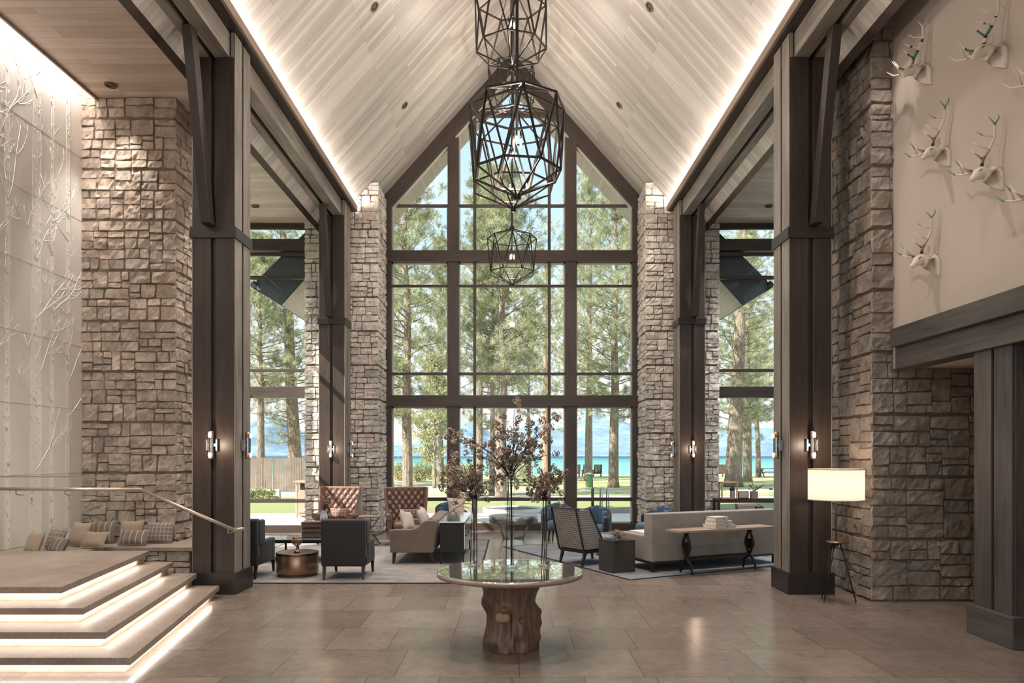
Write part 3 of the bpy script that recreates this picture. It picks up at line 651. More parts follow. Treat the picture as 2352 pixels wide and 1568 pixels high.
def mountain(name, y, prof, seed, colr, label, depth=900):
    """ridge line as (x px, y px) profile read at distance y, built as terrain with gullies"""
    g = G(); g.s = True; nx = 150; ny = 14; xs = [p[0] for p in prof]; base = 0
    for j in range(ny + 1):
        f = j / ny; yy = y - depth * (1 - f)
        for i in range(nx + 1):
            px = xs[0] + (xs[-1] - xs[0]) * i / nx; X = (px - CX) / F * y
            hp = np.interp(px, xs, [HY - p[1] for p in prof]) / F * y; q = f ** 1.15
            nz_ = noise.fractal((X * .004, yy * .004, seed), .9, 2.1, 6) * .26 + abs(noise.noise((X * .010, yy * .0025, seed + 3))) * .22
            g.v.append((X, yy, -2 + max(hp, 1) * q * (1 + nz_ * (1 - f * .75) * 1.0)))
    for j in range(ny):
        for i in range(nx): a = j * (nx + 1) + i; g.face((a, a + 1, a + nx + 2, a + nx + 1))
    s = N(name + '_hazed_rock'); v = s.uv((1, 1, 1), obj=True); f1 = s.noise(v, .006, 8, .75); f2 = s.noise(v, .03, 6, .7)
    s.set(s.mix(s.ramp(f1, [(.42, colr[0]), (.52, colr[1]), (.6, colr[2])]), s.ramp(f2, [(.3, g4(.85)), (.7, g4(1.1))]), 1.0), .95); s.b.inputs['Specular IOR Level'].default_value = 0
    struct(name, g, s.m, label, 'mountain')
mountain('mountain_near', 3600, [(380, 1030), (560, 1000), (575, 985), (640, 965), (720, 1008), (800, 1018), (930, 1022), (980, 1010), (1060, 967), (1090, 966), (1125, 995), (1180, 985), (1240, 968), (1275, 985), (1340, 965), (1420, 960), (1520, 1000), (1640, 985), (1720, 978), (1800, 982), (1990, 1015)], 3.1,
         (lin(116, 138, 152), lin(130, 152, 166), lin(148, 168, 178)), 'wooded ridge across the lake, tinted blue to stand in for haze')  # aerial haze is put into these blue tones as colour
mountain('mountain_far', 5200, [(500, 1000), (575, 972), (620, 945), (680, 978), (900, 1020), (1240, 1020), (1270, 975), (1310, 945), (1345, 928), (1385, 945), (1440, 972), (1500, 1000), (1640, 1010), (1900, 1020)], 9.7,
         (lin(128, 148, 162), lin(158, 174, 184), lin(204, 212, 214)), 'snow streaked granite peak across the lake, haze tint in its colour', 1200)  # bluish cast of the granite is painted haze
# ---------------------------------------------------------------- trees
M['bark'] = None
def bark(name, c1, c2, c3):
    s = N(name); v = s.uv((1.2, 6, 1)); k = s.n('TexVoronoi', feature='DISTANCE_TO_EDGE'); k.inputs['Scale'].default_value = 1.6; s.l(s.uv((1.1, 5, 1)), k.inputs['Vector'])
    f = s.noise(v, 2, 6, .7); s.set(s.mix(s.ramp(f, [(.3, c1), (.5, c2), (.7, c3)]), s.ramp(k.outputs['Distance'], [(.0, g4(.5)), (.1, g4(1))]), 1.0), .95); s.bump(k.outputs['Distance'], .8, .05); return s.m
M['bark'] = bark('pine_bark', lin(112, 98, 84), lin(152, 136, 120), lin(188, 174, 158)); M['bark2'] = bark('red_bark', lin(150, 112, 92), lin(182, 146, 124), lin(208, 176, 156))
def needles(name, c1, c2, c3):
    s = N(name); v = s.uv(obj=True); f = s.noise(v, 1.3, 4); f2 = s.noise(v, 9, 2)
    c = s.ramp(s.mix(f, f2, .4, 'MIX'), [(.34, c1), (.5, c2), (.64, c3)])
    d = s.n('BsdfDiffuse'); tr = s.n('BsdfTranslucent'); mx_ = s.n('MixShader'); mx_.inputs[0].default_value = .38
    s.l(c, d.inputs[0]); s.l(c, tr.inputs[0]); s.l(d.outputs[0], mx_.inputs[1]); s.l(tr.outputs[0], mx_.inputs[2]); s.l(mx_.outputs[0], s.out.inputs[0]); return s.m
M['needle'] = needles('pine_needles', lin(108, 120, 86), lin(168, 172, 136), lin(228, 224, 192)); M['leaf'] = needles('aspen_leaf', lin(136, 144, 104), lin(184, 184, 142), lin(226, 220, 184))
def blades(centres, dirs, n, ln, wd, seed, spread=1.0, flat=False):
    """numpy mesh of thin needle blades in tufts"""
    r = np.random.default_rng(seed); C = np.repeat(np.array(centres), n, 0); D = np.repeat(np.array(dirs), n, 0); k = len(C)
    d = D * .55 + r.normal(0, .55 * spread, (k, 3)); d /= np.linalg.norm(d, axis=1)[:, None] + 1e-9
    L = ln * r.uniform(.65, 1.15, k)[:, None]; sd = np.cross(d, r.normal(0, 1, (k, 3))); sd /= np.linalg.norm(sd, axis=1)[:, None] + 1e-9
    st = C + (r.normal(0, .05, (k, 3)) if not flat else r.normal(0, ln * 1.1, (k, 3)))
    v = np.stack([st - sd * wd * .35, st + sd * wd * .35, st + d * L * .6 + sd * wd * .5, st + d * L, st + d * L * .6 - sd * wd * .5], 1).reshape(-1, 3)
    f = np.arange(k * 5).reshape(-1, 5); me = bpy.data.meshes.new('crown')
    me.vertices.add(len(v)); me.vertices.foreach_set('co', v.astype(np.float32).ravel()); me.loops.add(k * 5); me.loops.foreach_set('vertex_index', f.ravel().astype(np.int32))
    me.polygons.add(k); me.polygons.foreach_set('loop_start', (np.arange(k) * 5).astype(np.int32)); me.polygons.foreach_set('loop_total', np.full(k, 5, np.int32)); me.update(); return me
def tree(kind, seed, h, r, c0, label, loc, group='pines between the lodge and the lake', lean=(0, 0), nb=110, reach=3.2, tufts=14, nper=28, bk='bark'):
    rg = random.Random(seed); root = thing(kind, label, 'tree', loc, 0, group)
    K = 12; T = [Vector((lean[0] * i / K + .12 * math.sin(i * 1.3 + seed) * i / K, lean[1] * i / K, h * i / K)) for i in range(K + 1)]
    g = G(); rr = [r * (1.35 if i == 0 else 1) * (1 - .85 * i / K) + .02 for i in range(K + 1)]; T2 = [T[0], T[0].lerp(T[1], .3)] + T[1:]; rr = [r * 1.25, r * 1.02] + [r * (1 - .9 * i / K) + .02 for i in range(1, K + 1)]
    g.tube(T2, rr, 12); ob('trunk', g, M[bk], root)
    g = G(); cs = []; ds = []
    def at(f): i = min(int(f * K), K - 1); return T[i].lerp(T[i + 1], f * K - i)
    for b in range(nb):
        f = c0 + (1 - c0) * (b + rg.random()) / nb; p = at(min(f, .995)); az = rg.uniform(0, 2 * PI); q = (f - c0) / (1 - c0)
        ln = reach * (1 - q ** 1.6 * .85) * rg.uniform(.45, 1.1) * (.55 + .45 * min(1, q * 5)); el = rg.uniform(-.25, .2) + q * .7
        pts = [p]; e_ = el
        for i in range(4): e_ += rg.uniform(-.05, .22); pts.append(pts[-1] + Vector((math.cos(az) * math.cos(e_), math.sin(az) * math.cos(e_), math.sin(e_))) * ln / 4)
        g.tube(pts, [.036 * (1 - q * .6) * (1 - i * .2) + .005 for i in range(5)], 5, cap=False)
        for _ in range(tufts):
            u = rg.uniform(.3, 1.0); i = min(int(u * 4), 3); c = pts[i].lerp(pts[i + 1], u * 4 - i)
            o_ = Vector((rg.gauss(0, .34), rg.gauss(0, .34), rg.gauss(.05, .16))) * (ln / 3.0 + .35); cs.append(tuple(c + o_)); d = (pts[4] - pts[3]).normalized() * .7 + Vector((0, 0, .45)) + o_ * .6; ds.append(tuple(d))
    ob('branches', g, M[bk], root)
    me = blades(cs, ds, nper, .24, .017, seed, .9) if kind == 'pine_tree' else blades(cs, ds, nper, .10, .085, seed, 1.4, True)
    ob('crown', me, M['needle' if kind == 'pine_tree' else 'leaf'], root); return root
def at_px(px, d): return ((px - CX) * d / F, d, GZ)
PG = 'pines between the lodge and the lake'
tA = tree('pine_tree', 1, 17, .22, .20, 'straight grey pine left of the lake view, near the first mullion', at_px(936, 30), lean=(-.1, 0))
tB = tree('pine_tree', 2, 14.5, .24, .34, 'stout pine just right of the inner window bar', at_px(1151, 31), lean=(.15, .3), reach=3.9)
tC = tree('pine_tree', 3, 18, .30, .24, 'pine with a bare lower trunk in the right window light', at_px(1409, 41), lean=(.2, 0), reach=4.6, nb=125)
tD = tree('pine_tree', 4, 25, .50, .12, 'thick leaning pine seen through the right aisle window', at_px(1684, 42), lean=(1.2, .5), reach=5.5, nb=140)
def T_(src, px, d, lab, rz, sc_): return dup(src, at_px(px, d), rz, lab, PG, sc_)
T_(tD, 680, 40, 'thick leaning pine seen through the left aisle window', 3.3, (.80, .80, .9))
T_(tA, 1101, 35, 'slim pine right beside the inner window bar', 1.9, (.85, .85, .95)); T_(tB, 1130, 33, 'thinnest grey pine between two others in the middle light', 4.0, (.55, .55, 1.05))
T_(tC, 1717, 50, 'pine directly behind the thick leaning pine', 1.2, (1.0, 1.0, 1.0)); T_(tB, 1742, 62, 'slender far pine at the right edge of the right aisle view', 2.2, .95)
T_(tB, 1216, 56, 'thin far pine left of the reddish trunk', 2.9, (.6, .6, 1)); T_(tC, 1352, 60, 'far pine hidden behind the right mullion', .5, (1.1, 1.1, 1.5))
T_(tA, 1012, 52, 'far pine behind the left mullion', .9, 1.05); T_(tC, 880, 47, 'pine partly hidden behind the left stone pier', 5.1, 1.0)
T_(tA, 1480, 36, 'pine partly hidden behind the right stone pier', 2.4, 1.0); T_(tB, 600, 38, 'pine near the left edge of the left aisle view', 1.1, .95)
T_(tB, 1600, 55, 'pine hidden behind the far right timber column', 2.0, 1.0); T_(tD, 1300, 72, 'broad far pine behind the right mullion at the shore', .3, (.7, .7, 1.25))
T_(tC, 780, 60, 'far pine behind the far left timber column', 3.9, 1.1)
tree('pine_tree', 8, 20, .34, .34, 'reddish barked pine at the shore in the middle light', at_px(1253, 62), bk='bark2', nb=70)
tree('young_aspen', 9, 7.5, .10, .20, 'young leafy tree with a thin trunk by the sandy bank', at_px(998, 40), group='young trees at the bank', nb=60, reach=1.6, tufts=12, nper=12)
# shrubs at the bank
def shrub(seed, px, d, wdt, hgt, label, mat='leaf', cat='shrub', group='shrubs along the sandy bank'):
    rg = random.Random(seed); g = G(); cs = []; ds = []; root = thing('shrub', label, cat, at_px(px, d), 0, group)
    for _ in range(14):
        a = rg.uniform(0, 2 * PI); r = rg.uniform(.2, .5) * wdt; t = Vector((math.cos(a) * r, math.sin(a) * r, hgt * rg.uniform(.5, 1))); g.tube([(0, 0, 0), t * .5 + Vector((0, 0, .05)), t], .012, 4)
        for _ in range(16): c = t * rg.uniform(.3, 1) + Vector([rg.gauss(0, .16 * wdt) for _ in range(3)]); c.z = max(c.z, .03); cs.append(tuple(c)); ds.append((c.x, c.y, .5))
    ob('stems', g, M['bark'], root); ob('foliage', blades(cs, ds, 10, .12, .06, seed, 1.2, True), M[mat], root)
for i, (px, d, w_, h_, lb) in enumerate(((921, 52, 1.5, 1.1, 'pale round shrub left of the straight grey pine'), (962, 50, 1.2, 1.3, 'green shrub between the grey pine and the young tree'), (991, 54, .9, 1.2, 'small shrub at the foot of the young tree'), (1020, 57, 1.0, 1.1, 'pale shrub just left of the left mullion'),
        (1076, 58, 1.7, 1.0, 'low wide shrub in the left edge of the middle light'), (1190, 60, 2.4, 1.2, 'shrub behind the tall vase on the bank'))): shrub(20 + i, px, d, w_, h_, lb)
# fence, low wall with hedge, wooden cabinet on the terrace
g = G(); x = -15.6; rg = random.Random(3)
while x < -9.9: w_ = .105; t = rg.uniform(-.015, .015); g.box(x, x + w_, 35.97 + t, 36.0 + t, .0, 1.75); x += w_ + .02
tag(ob('slat_fence', g, plain('fence_wood', lin(128, 114, 102), .8, 0, .2, 2)), 'brown upright board fence beyond the left aisle window', 'fence')
g = G(); g.box(-16, -9.9, 29.6, 29.85, -.02, .42); tag(ob('garden_wall', g, plain('pale_wall', lin(214, 208, 198), .8)), 'low pale wall with greenery in front of the board fence', 'wall')
cs = []; ds = []; rg = random.Random(4)
for _ in range(700): cs.append((rg.uniform(-15.5, -10), 29.28 + rg.uniform(-.06, .06), rg.uniform(.05, .36))); ds.append((0, -.5, .6))
me = blades(cs, ds, 8, .09, .05, 77, 1.2); o = ob('hedge', me, M['leaf'], None, 'low hedge growing against the pale garden wall', 'hedge', kind='stuff')
def cabinet():
    root = thing('outdoor_cabinet', 'pinkish wooden bin cabinet standing on the terrace', 'cabinet', (-6.15, 21.2, 0), .12); m = plain('cedar', lin(196, 160, 138), .7, 0, .1, 4)
    g = G(); g.box(-.36, .36, -.3, .3, .08, .80); ob('body', g, m, root, bevel=.01)
    for x in (-.34, .34):
        for y in (-.28, .28): g = G(); g.box(x - .03, x + .03, y - .03, y + .03, 0, 1.06); ob('leg', g, m, root, bevel=.004)
    g = G(); g.box(-.42, .42, -.36, .36, 1.04, 1.09); ob('top', g, m, root, bevel=.008)
    g = G(); g.box(-.28, -.03, -.33, -.30, .14, .76); g.box(.03, .28, -.33, -.30, .14, .76); ob('door', g, m, root, bevel=.01)
    g = G(); g.box(-.24, .24, -.28, -.24, .82, 1.02); ob('bin_opening', g, M['base'], root)
cabinet()
# fire ring, path lamp, railing posts, lounge chairs on the beach
g = G(); g.lathe([(.0, .10), (.9, .10), (.9, .16), (1.0, .16), (1.0, 0), (0, 0)], 40, cap=False); root = thing('fire_ring', 'round white fire ring on the terrace edge', 'fire pit', (.04, 22.9, GZ)); ob('ring_wall', g, plain('white_stone', lin(228, 222, 214), .8), root)
g = G(); g.lathe([(0, .13), (.89, .115)], 30, cap=False); ob('gravel_bed', g, plain('lava_rock', lin(120, 100, 90), .9, 0, .3, 30), root)
def path_lamp():
    c = fl(1361, 1165); root = thing('path_lamp', 'bronze gooseneck garden lamp outside the right light', 'lamp', (c.x, c.y, 0)); k = c.y / F
    pts = [(0, 0, .3)] + [(0, 0, .95)] + [(-.16 + .16 * math.cos(a), 0, .95 + .22 * math.sin(a)) for a in np.linspace(.2, PI * .85, 7)]
    g = G(); g.tube(pts, .014, 8); ob('pole', g, M['base'], root); g = G(); g.box(-.05, .05, -.05, .05, 0, .95 * .72); ob('post', g, M['base'], root)
    g = G(); g.lathe([(.02, .0), (.06, -.05), (.17, -.13), (.16, -.135), (.0, -.06)], 20, (-.31, 0, 1.08), cap=False); ob('lamp_shade', g, plain('bronze', lin(120, 84, 66), .4, .5), root)
path_lamp()
for i, px in enumerate((1383, 1398)):
    c = fl(px, 1178); g = G(); g.tube([(0, 0, -.02), (0, 0, .75), (.0, .25, .82), (0, .5, .7), (0, .5, -.02)], .022, 8)
    ob('grab_rail', g, plain('steel_rail', lin(200, 205, 205), .3, .7), None, 'bright steel grab rail at the lawn edge, ' + ('left one' if i == 0 else 'right one'), 'rail', 'steel grab rails', loc=(c.x, c.y, 0))
def adirondack(px, d, lab, rz=0):
    m = plain('beach_chair_wood', lin(122, 84, 70), .8); root = thing('beach_chair', lab, 'chair', at_px(px, d), rz, 'wooden chairs by the shore')
    g = G()
    for i in range(6): x = -.3 + i * .12; g.hexa([(x, -.02, .3), (x + .1, -.02, .3), (x + .1, .02, .3), (x, .02, .3), (x, -.32, 1.1), (x + .1, -.32, 1.1), (x + .1, -.28, 1.1), (x, -.28, 1.1)])
    ob('backrest', g, m, root); g = G(); g.hexa([(-.3, -.02, .28), (.3, -.02, .28), (.3, .5, .38), (-.3, .5, .38), (-.3, -.02, .32), (.3, -.02, .32), (.3, .5, .42), (-.3, .5, .42)]); ob('seat', g, m, root)
    for x in (-.36, .30):
        g = G(); g.box(x, x + .06, .42, .5, 0, .6); ob('leg', g, m, root); g = G(); g.box(x - .03, x + .1, -.25, .55, .6, .63); ob('armrest', g, m, root)
        g = G(); g.box(x, x + .06, -.25, -.18, 0, .6); ob('leg', g, m, root)
for px, lab in ((1322, 'wooden beach chair beside the right mullion'), (1347, 'wooden beach chair left of centre in the right light'), (1372, 'wooden beach chair nearest the bare pine trunk'), (1655, 'wooden beach chair seen through the right aisle window')): adirondack(px, 61, lab)
def picnic():
    root = thing('picnic_table', 'wooden picnic table by the shore in the right aisle view', 'table', at_px(1768, 60)); m = plain('picnic_wood', lin(110, 92, 80), .8)
    g = G(); g.box(-1, 1, -.4, .4, .72, .78); ob('tabletop', g, m, root)
    for y in (-.75, .75): g = G(); g.box(-1, 1, y - .13, y + .13, .43, .47); ob('bench', g, m, root)
    for x in (-.7, .7): g = G(); g.bar((x, -.75, 0), (x, .3, .74), .08); g.bar((x, .75, 0), (x, -.3, .74), .08); g.box(x - .04, x + .04, -.8, .8, .38, .44); ob('leg', g, m, root)
picnic()
c = fl(1353, 1118); g = G(); g.lathe([(.20, 0), (.22, .75), (.24, .75), (.24, .82), (.1, .86), (0, .87)], 16); tag(ob('waste_bin', g, plain('green_bin', lin(130, 170, 146), .6), loc=(c.x, c.y, GZ)), 'light green bin standing on the lawn', 'bin')
# ================================================================ FURNITURE
def rot(a): return Matrix.Rotation(a, 4, 'Z')
M['velvet'] = weave('charcoal_velvet', lin(24, 24, 25), lin(36, 37, 42), 300, .75); M['velvet'].node_tree.nodes['Principled BSDF'].inputs['Sheen Weight'].default_value = .1
M['dleg'] = timber('ebony_leg', lin(28, 20, 16), lin(52, 38, 30), .4)
M['leather'] = plain('brown_leather', lin(112, 86, 74), .34, 0, .12, 6, .1)
M['linen'] = weave('tan_linen', lin(110, 97, 86), lin(122, 108, 96), 240)
M['linen_l'] = weave('pale_linen', lin(188, 174, 162), lin(198, 184, 172), 240)
M['grey_sofa'] = weave('warm_grey_wool', lin(134, 126, 118), lin(148, 140, 132), 260)
M['black'] = plain('black_lacquer', lin(20, 19, 18), .6, 0, .1)
M['mirror'] = plain('antique_mirror', lin(190, 196, 194), .12, .9, .1, 20)
M['copper'] = plain('brushed_copper', lin(150, 122, 104), .3, .85, .08, 3)
M['iron'] = plain('black_iron', lin(32, 30, 29), .45, .5, .1)
M['steel'] = plain('brushed_steel', lin(168, 172, 172), .28, .85, .08)
M['blue'] = weave('blue_wool', lin(58, 82, 108), lin(70, 96, 122), 240)
def pattern_mat(name, base, line, sc_, ww=.12, rough=.9):
    s = N(name); v = s.uv((sc_, sc_, 1)); sp = s.n('SeparateXYZ'); s.l(v, sp.inputs[0]); o = []
    for i in (0, 1):
        f = s.n('Math', operation='FRACT'); s.l(sp.outputs[i], f.inputs[0]); l_ = s.n('Math', operation='LESS_THAN'); l_.inputs[1].default_value = ww; s.l(f.outputs[0], l_.inputs[0]); o.append(l_.outputs[0])
    mx_ = s.n('Math', operation='MAXIMUM'); s.l(o[0], mx_.inputs[0]); s.l(o[1], mx_.inputs[1])
    s.set(s.mix(base, line, mx_.outputs[0], 'MIX'), rough); return s.m
def stripe_mat(name, base, line, sc_, ww=.14):
    s = N(name); v = s.uv((sc_, sc_, 1)); sp = s.n('SeparateXYZ'); s.l(v, sp.inputs[0]); f = s.n('Math', operation='FRACT'); s.l(sp.outputs[0], f.inputs[0]); l_ = s.n('Math', operation='LESS_THAN'); l_.inputs[1].default_value = ww; s.l(f.outputs[0], l_.inputs[0])
    s.set(s.mix(base, line, l_.outputs[0], 'MIX'), .9); return s.m
M['check'] = pattern_mat('woven_check', lin(168, 164, 158), lin(98, 94, 92), 27, .3)
M['plaid'] = pattern_mat('plaid_wool', lin(120, 110, 102), lin(168, 160, 150), 16, .14); M['stripe'] = stripe_mat('striped_wool', lin(112, 98, 88), lin(178, 162, 148), 11)
M['tan_cush'] = weave('tan_cushion', lin(150, 128, 110), lin(160, 138, 120), 200)
def taper(g, x, y, r0, r1, z0, z1, dx=0, dy=0):
    g.hexa([(x + dx - r0, y + dy - r0, z0), (x + dx + r0, y + dy - r0, z0), (x + dx + r0, y + dy + r0, z0), (x + dx - r0, y + dy + r0, z0), (x - r1, y - r1, z1), (x + r1, y - r1, z1), (x + r1, y + r1, z1), (x - r1, y + r1, z1)])
# ---- charcoal club chairs; local origin under the chair, facing +y
def club(label, loc, rz=0):
    root = thing('armchair', label, 'armchair', loc, rz, 'charcoal velvet club chairs')
    for x in (-.29, .29):
        for y, yy in ((-.34, -.03), (.33, .03)): g = G(); taper(g, x, y, .016, .026, 0, .20, 0, yy); ob('leg', g, M['dleg'], root, bevel=.003)
    g = G(); g.rbox(-.33, .33, -.37, .30, .19, .36, .03); ob('seat_frame', g, M['velvet'], root)
    g = G(); g.rbox(-.235, .235, -.16, .385, .34, .47, .05, bul=.02); ob('seat_cushion', g, M['velvet'], root)
    g = G(); Mx = Matrix.Translation((0, -.37, .2)) @ Matrix.Rotation(.05, 4, 'X'); g.rbox(-.33, .33, -.02, .13, .0, .69, .03, M=Mx); ob('backrest', g, M['velvet'], root)
    g = G(); g.rbox(-.22, .22, -.24, -.12, .44, .84, .05); ob('back_cushion', g, M['velvet'], root)
    for s in (-1, 1):
        g = G(); x0, x1 = sorted((s * .24, s * .335)); g.rbox(x0, x1, -.26, .32, .20, .55, .03)
        for k in range(5): g.box(*sorted((s * .334, s * .3385)), -.2 + k * .10, -.194 + k * .10, .22, .52)
        ob('armrest', g, M['velvet'], root)
        g = G(); x0, x1 = sorted((s * .26, s * .345)); g.rbox(x0, x1, -.34, -.10, .5, .87, .03); ob('wing', g, M['velvet'], root)
    return root
club('charcoal velvet armchair, its back to the hall, in front of the coffee table', (-2.50, 10.70, .013)); club('charcoal velvet armchair half hidden by the near left column', (-4.10, 10.75, .013), -.04)
# ---- tufted leather wing chairs
def wing(label, loc, rz):
    root = thing('wing_chair', label, 'armchair', loc, rz, 'tufted brown leather wing chairs')
    for x in (-.31, .31):
        for y in (-.30, .30): g = G(); taper(g, x, y, .018, .028, 0, .17); ob('leg', g, M['dleg'], root)
    g = G(); g.rbox(-.38, .38, -.36, .34, .16, .34, .04); ob('seat_frame', g, M['leather'], root)
    g = G(); g.rbox(-.29, .29, -.24, .38, .33, .47, .06, bul=.03); ob('seat_cushion', g, M['leather'], root)
    # tufted inner back: a grid pulled in at the buttons
    W, Z0, Z1 = .34, .36, 1.14; nx = 44; nz = 44; px, pz = .125, .095; g = G(); g.s = True; btn = []
    for i in range(9):
        z = Z0 + .08 + i * pz
        for j in range(-3, 4):
            x = j * px + (px / 2 if i % 2 else 0)
            if abs(x) < W * 1.0 and z < Z1 - .03: btn.append((x, z))
    yb = lambda z: -.22 - .10 * (z - Z0) / .78
    for i in range(nx + 1):
        for k in range(nz + 1):
            x = -W + 2 * W * i / nx; z = Z0 + (Z1 - Z0) * k / nz; wx = 1 + .10 * (z - Z0) / .78
            d = min((((x - a) / px * 2) ** 2 + ((z - b) / pz) ** 2 * 1) ** .5 for a, b in btn); u1 = abs(((x / px + (z - Z0 - .08) / pz / 2) % 1) - .5) * 2; u2 = abs(((x / px - (z - Z0 - .08) / pz / 2) % 1) - .5) * 2
            bul = .045 * (1 - max(u1, u2) ** 3) ** .5 * min(1, d * 1.1) if True else 0
            g.v.append((x * wx, yb(z) + bul, z))
    for i in range(nx):
        for k in range(nz): a = i * (nz + 1) + k; g.face((a, a + 1, a + nz + 2, a + nz + 1)[::-1])
    bk = ob('backrest', g, M['leather'], root)
    g = G()
    for a, b in btn: g.lathe([(.0, .006), (.010, .004), (.012, 0)], 8, (0, 0, 0), cap=False); n_ = 24; g.v[-n_:] = [(p[0] + a * (1 + .10 * (b - Z0) / .78), yb(b) + p[2] + .004, p[1] + b) for p in g.v[-n_:]]
    ob('button', g, M['dleg'], bk)
    g = G(); g.hexa([(-.37, -.37, .3), (.37, -.37, .3), (.35, -.25, .3), (-.35, -.25, .3), (-.42, -.42, 1.17), (.42, -.42, 1.17), (.39, -.33, 1.17), (-.39, -.33, 1.17)]); ob('back_shell', g, M['leather'], root, bevel=.02)
    for s in (-1, 1):
        g = G(); x = lambda a: s * a
        g.hexa([(x(.33), -.34, .5), (x(.41), -.34, .5), (x(.41), .05, .5), (x(.35), .05, .5), (x(.37), -.42, 1.17), (x(.45), -.42, 1.17), (x(.47), -.16, 1.17), (x(.43), -.16, 1.17)]); ob('wing', g, M['leather'], root, bevel=.018)
        g = G(); g.rbox(*sorted((s * .30, s * .39)), -.34, .30, .3, .58, .03); g.tube([(s * .37, -.3, .59), (s * .37, .33, .58)], .062, 14); ob('armrest', g, M['leather'], root)
    return root
wing('tufted leather wing chair behind the charcoal armchair', (-3.70, 14.75, .013), PI - .10); wing('tufted leather wing chair in front of the lake window', (-2.20, 14.55, .013), PI + .22)
def cushion(label, loc, w_, h_, t_, m, rx=0, rz=0, ry=0, group=None, lab2=None):
    Mx = Matrix.Rotation(rz, 4, 'Z') @ Matrix.Rotation(ry, 4, 'Y') @ Matrix.Rotation(rx, 4, 'X'); g = G(); g.pillow(w_, h_, t_, Mx)
    return ob('cushion', g, m, None, label, 'cushion', group, loc=loc)
M['kilim'] = pattern_mat('kilim', lin(104, 78, 68), lin(136, 112, 98), 14, .3)
cushion('kilim pattern lumbar cushion on the left leather wing chair', (-3.66, 14.78, .62), .44, .24, .14, M['kilim'], -.25, -.10, group='kilim cushions on the wing chairs')
cushion('kilim pattern lumbar cushion on the right leather wing chair', (-2.14, 14.60, .62), .44, .24, .14, M['kilim'], -.25, .22, group='kilim cushions on the wing chairs')
# ---- copper drum table with wire sphere
root = thing('drum_table', 'low copper drum side table between the charcoal armchairs', 'side table', (-3.31, 10.75, .013))
g = G(); g.lathe([(.29, 0), (.29, .03), (.305, .035), (.315, .05), (.315, .33), (.305, .34)], 48, cap=False); ob('drum', g, M['copper'], root)
g = G(); g.lathe([(.0, .352), (.26, .352), (.30, .350), (.316, .356), (.32, .350), (.32, .325), (.316, .32)], 48, cap=False); ob('lid', g, plain('dark_copper', lin(108, 80, 66), .25, .9), root); g = G(); g.lathe([(.28, 0), (.28, .03)], 30); ob('foot_ring', g, M['iron'], root)
def orb(label, loc, r, stand, m):
    root = thing('orb_sculpture', label, 'sculpture', loc); g = G(); g.lathe([(.05, 0), (.045, .02), (.014, .03), (.010, stand), (.0, stand)], 16); ob('stand', g, m, root); g = G()
    for k in range(5):
        a = k * PI / 5; g.tube([(r * math.cos(t) * math.cos(a), r * math.cos(t) * math.sin(a), stand + r + r * math.sin(t)) for t in np.linspace(0, 2 * PI, 25)], .006, 5, cap=False)
    for e_ in (-.5, .0, .5):
        rr = r * math.cos(e_); g.tube([(rr * math.cos(t), rr * math.sin(t), stand + r + r * math.sin(e_)) for t in np.linspace(0, 2 * PI, 25)], .006, 5, cap=False)
    ob('wire_sphere', g, m, root)
orb('copper wire sphere on a stand on the drum table', (-3.31, 10.72, .367), .075, .10, M['copper'])
# ---- glass coffee table
root = thing('coffee_table', 'low black framed glass coffee table behind the drum', 'coffee table', (-3.85, 12.35, .013))
g = G(); g.box(-.78, .78, -.36, .36, .375, .385); ob('tabletop', g, plain('smoked_glass', lin(120, 128, 126), .08, .3), root)
g = G(); g.box(-.8, .8, -.38, -.36, .33, .39); g.box(-.8, .8, .36, .38, .33, .39); g.box(-.8, -.78, -.38, .38, .33, .39); g.box(.78, .8, -.38, .38, .33, .39); ob('frame', g, M['iron'], root, bevel=.003)
for x in (-.76, -.05, .76):
    for y in (-.34, .34): g = G(); g.box(x - .015, x + .015, y - .015, y + .015, 0, .335); ob('leg', g, M['iron'], root)
# crate with stacked trays and berry branches
root = thing('crate', 'weathered wooden crate standing on the glass coffee table', 'crate', (-3.5, 12.45, .40), .12); wd = timber('crate_wood', lin(60, 48, 40), lin(120, 100, 86), .7)
for k in range(3):
    for y in (-.16, .145): g = G(); g.box(-.22, .22, y, y + .015, .01 + k * .085, .08 + k * .085); ob('side_board', g, wd, root)
for s in (-1, 1): g = G(); g.box(*sorted((s * .22, s * .235)), -.16, .16, 0, .26); ob('end_panel', g, plain('pale_end', lin(170, 170, 162), .7, 0, .2, 12), root)
g = G(); g.box(-.22, .22, -.145, .145, 0, .01); g.box(-.235, .235, -.17, .17, .26, .275); ob('base', g, wd, root)
def sprig(label, loc, n_, hgt, spread, seed, col, br=.012, cat='dried branches', grp=None):
    rg = random.Random(seed); root = thing('dried_bouquet', label, cat, loc, 0, grp); g = G(); b = G(); b.s = True
    for _ in range(n_):
        t = Vector((rg.gauss(0, spread), rg.gauss(0, spread), hgt * rg.uniform(.6, 1))); g.tube([(0, 0, 0), t * .5 + Vector((0, 0, hgt * .12)), t], .0025, 4)
        for _ in range(7): c_ = t * rg.uniform(.6, 1.05) + Vector([rg.gauss(0, .02) for _ in range(3)]); ico(b, c_, br * rg.uniform(.7, 1.2))
    ob('stem', g, M['dleg'], root); ob('berries', b, plain('berries' + str(seed), col, .7, 0, .3, 20), root, kind='stuff'); return root
def ico(g, c, r):
    n = len(g.v); g.v += [(c[0] + r, c[1], c[2]), (c[0] - r, c[1], c[2]), (c[0], c[1] + r, c[2]), (c[0], c[1] - r, c[2]), (c[0], c[1], c[2] + r), (c[0], c[1], c[2] - r)]
    for q in ((0, 2, 4), (2, 1, 4), (1, 3, 4), (3, 0, 4), (2, 0, 5), (1, 2, 5), (3, 1, 5), (0, 3, 5)): g.face([n + i for i in q])
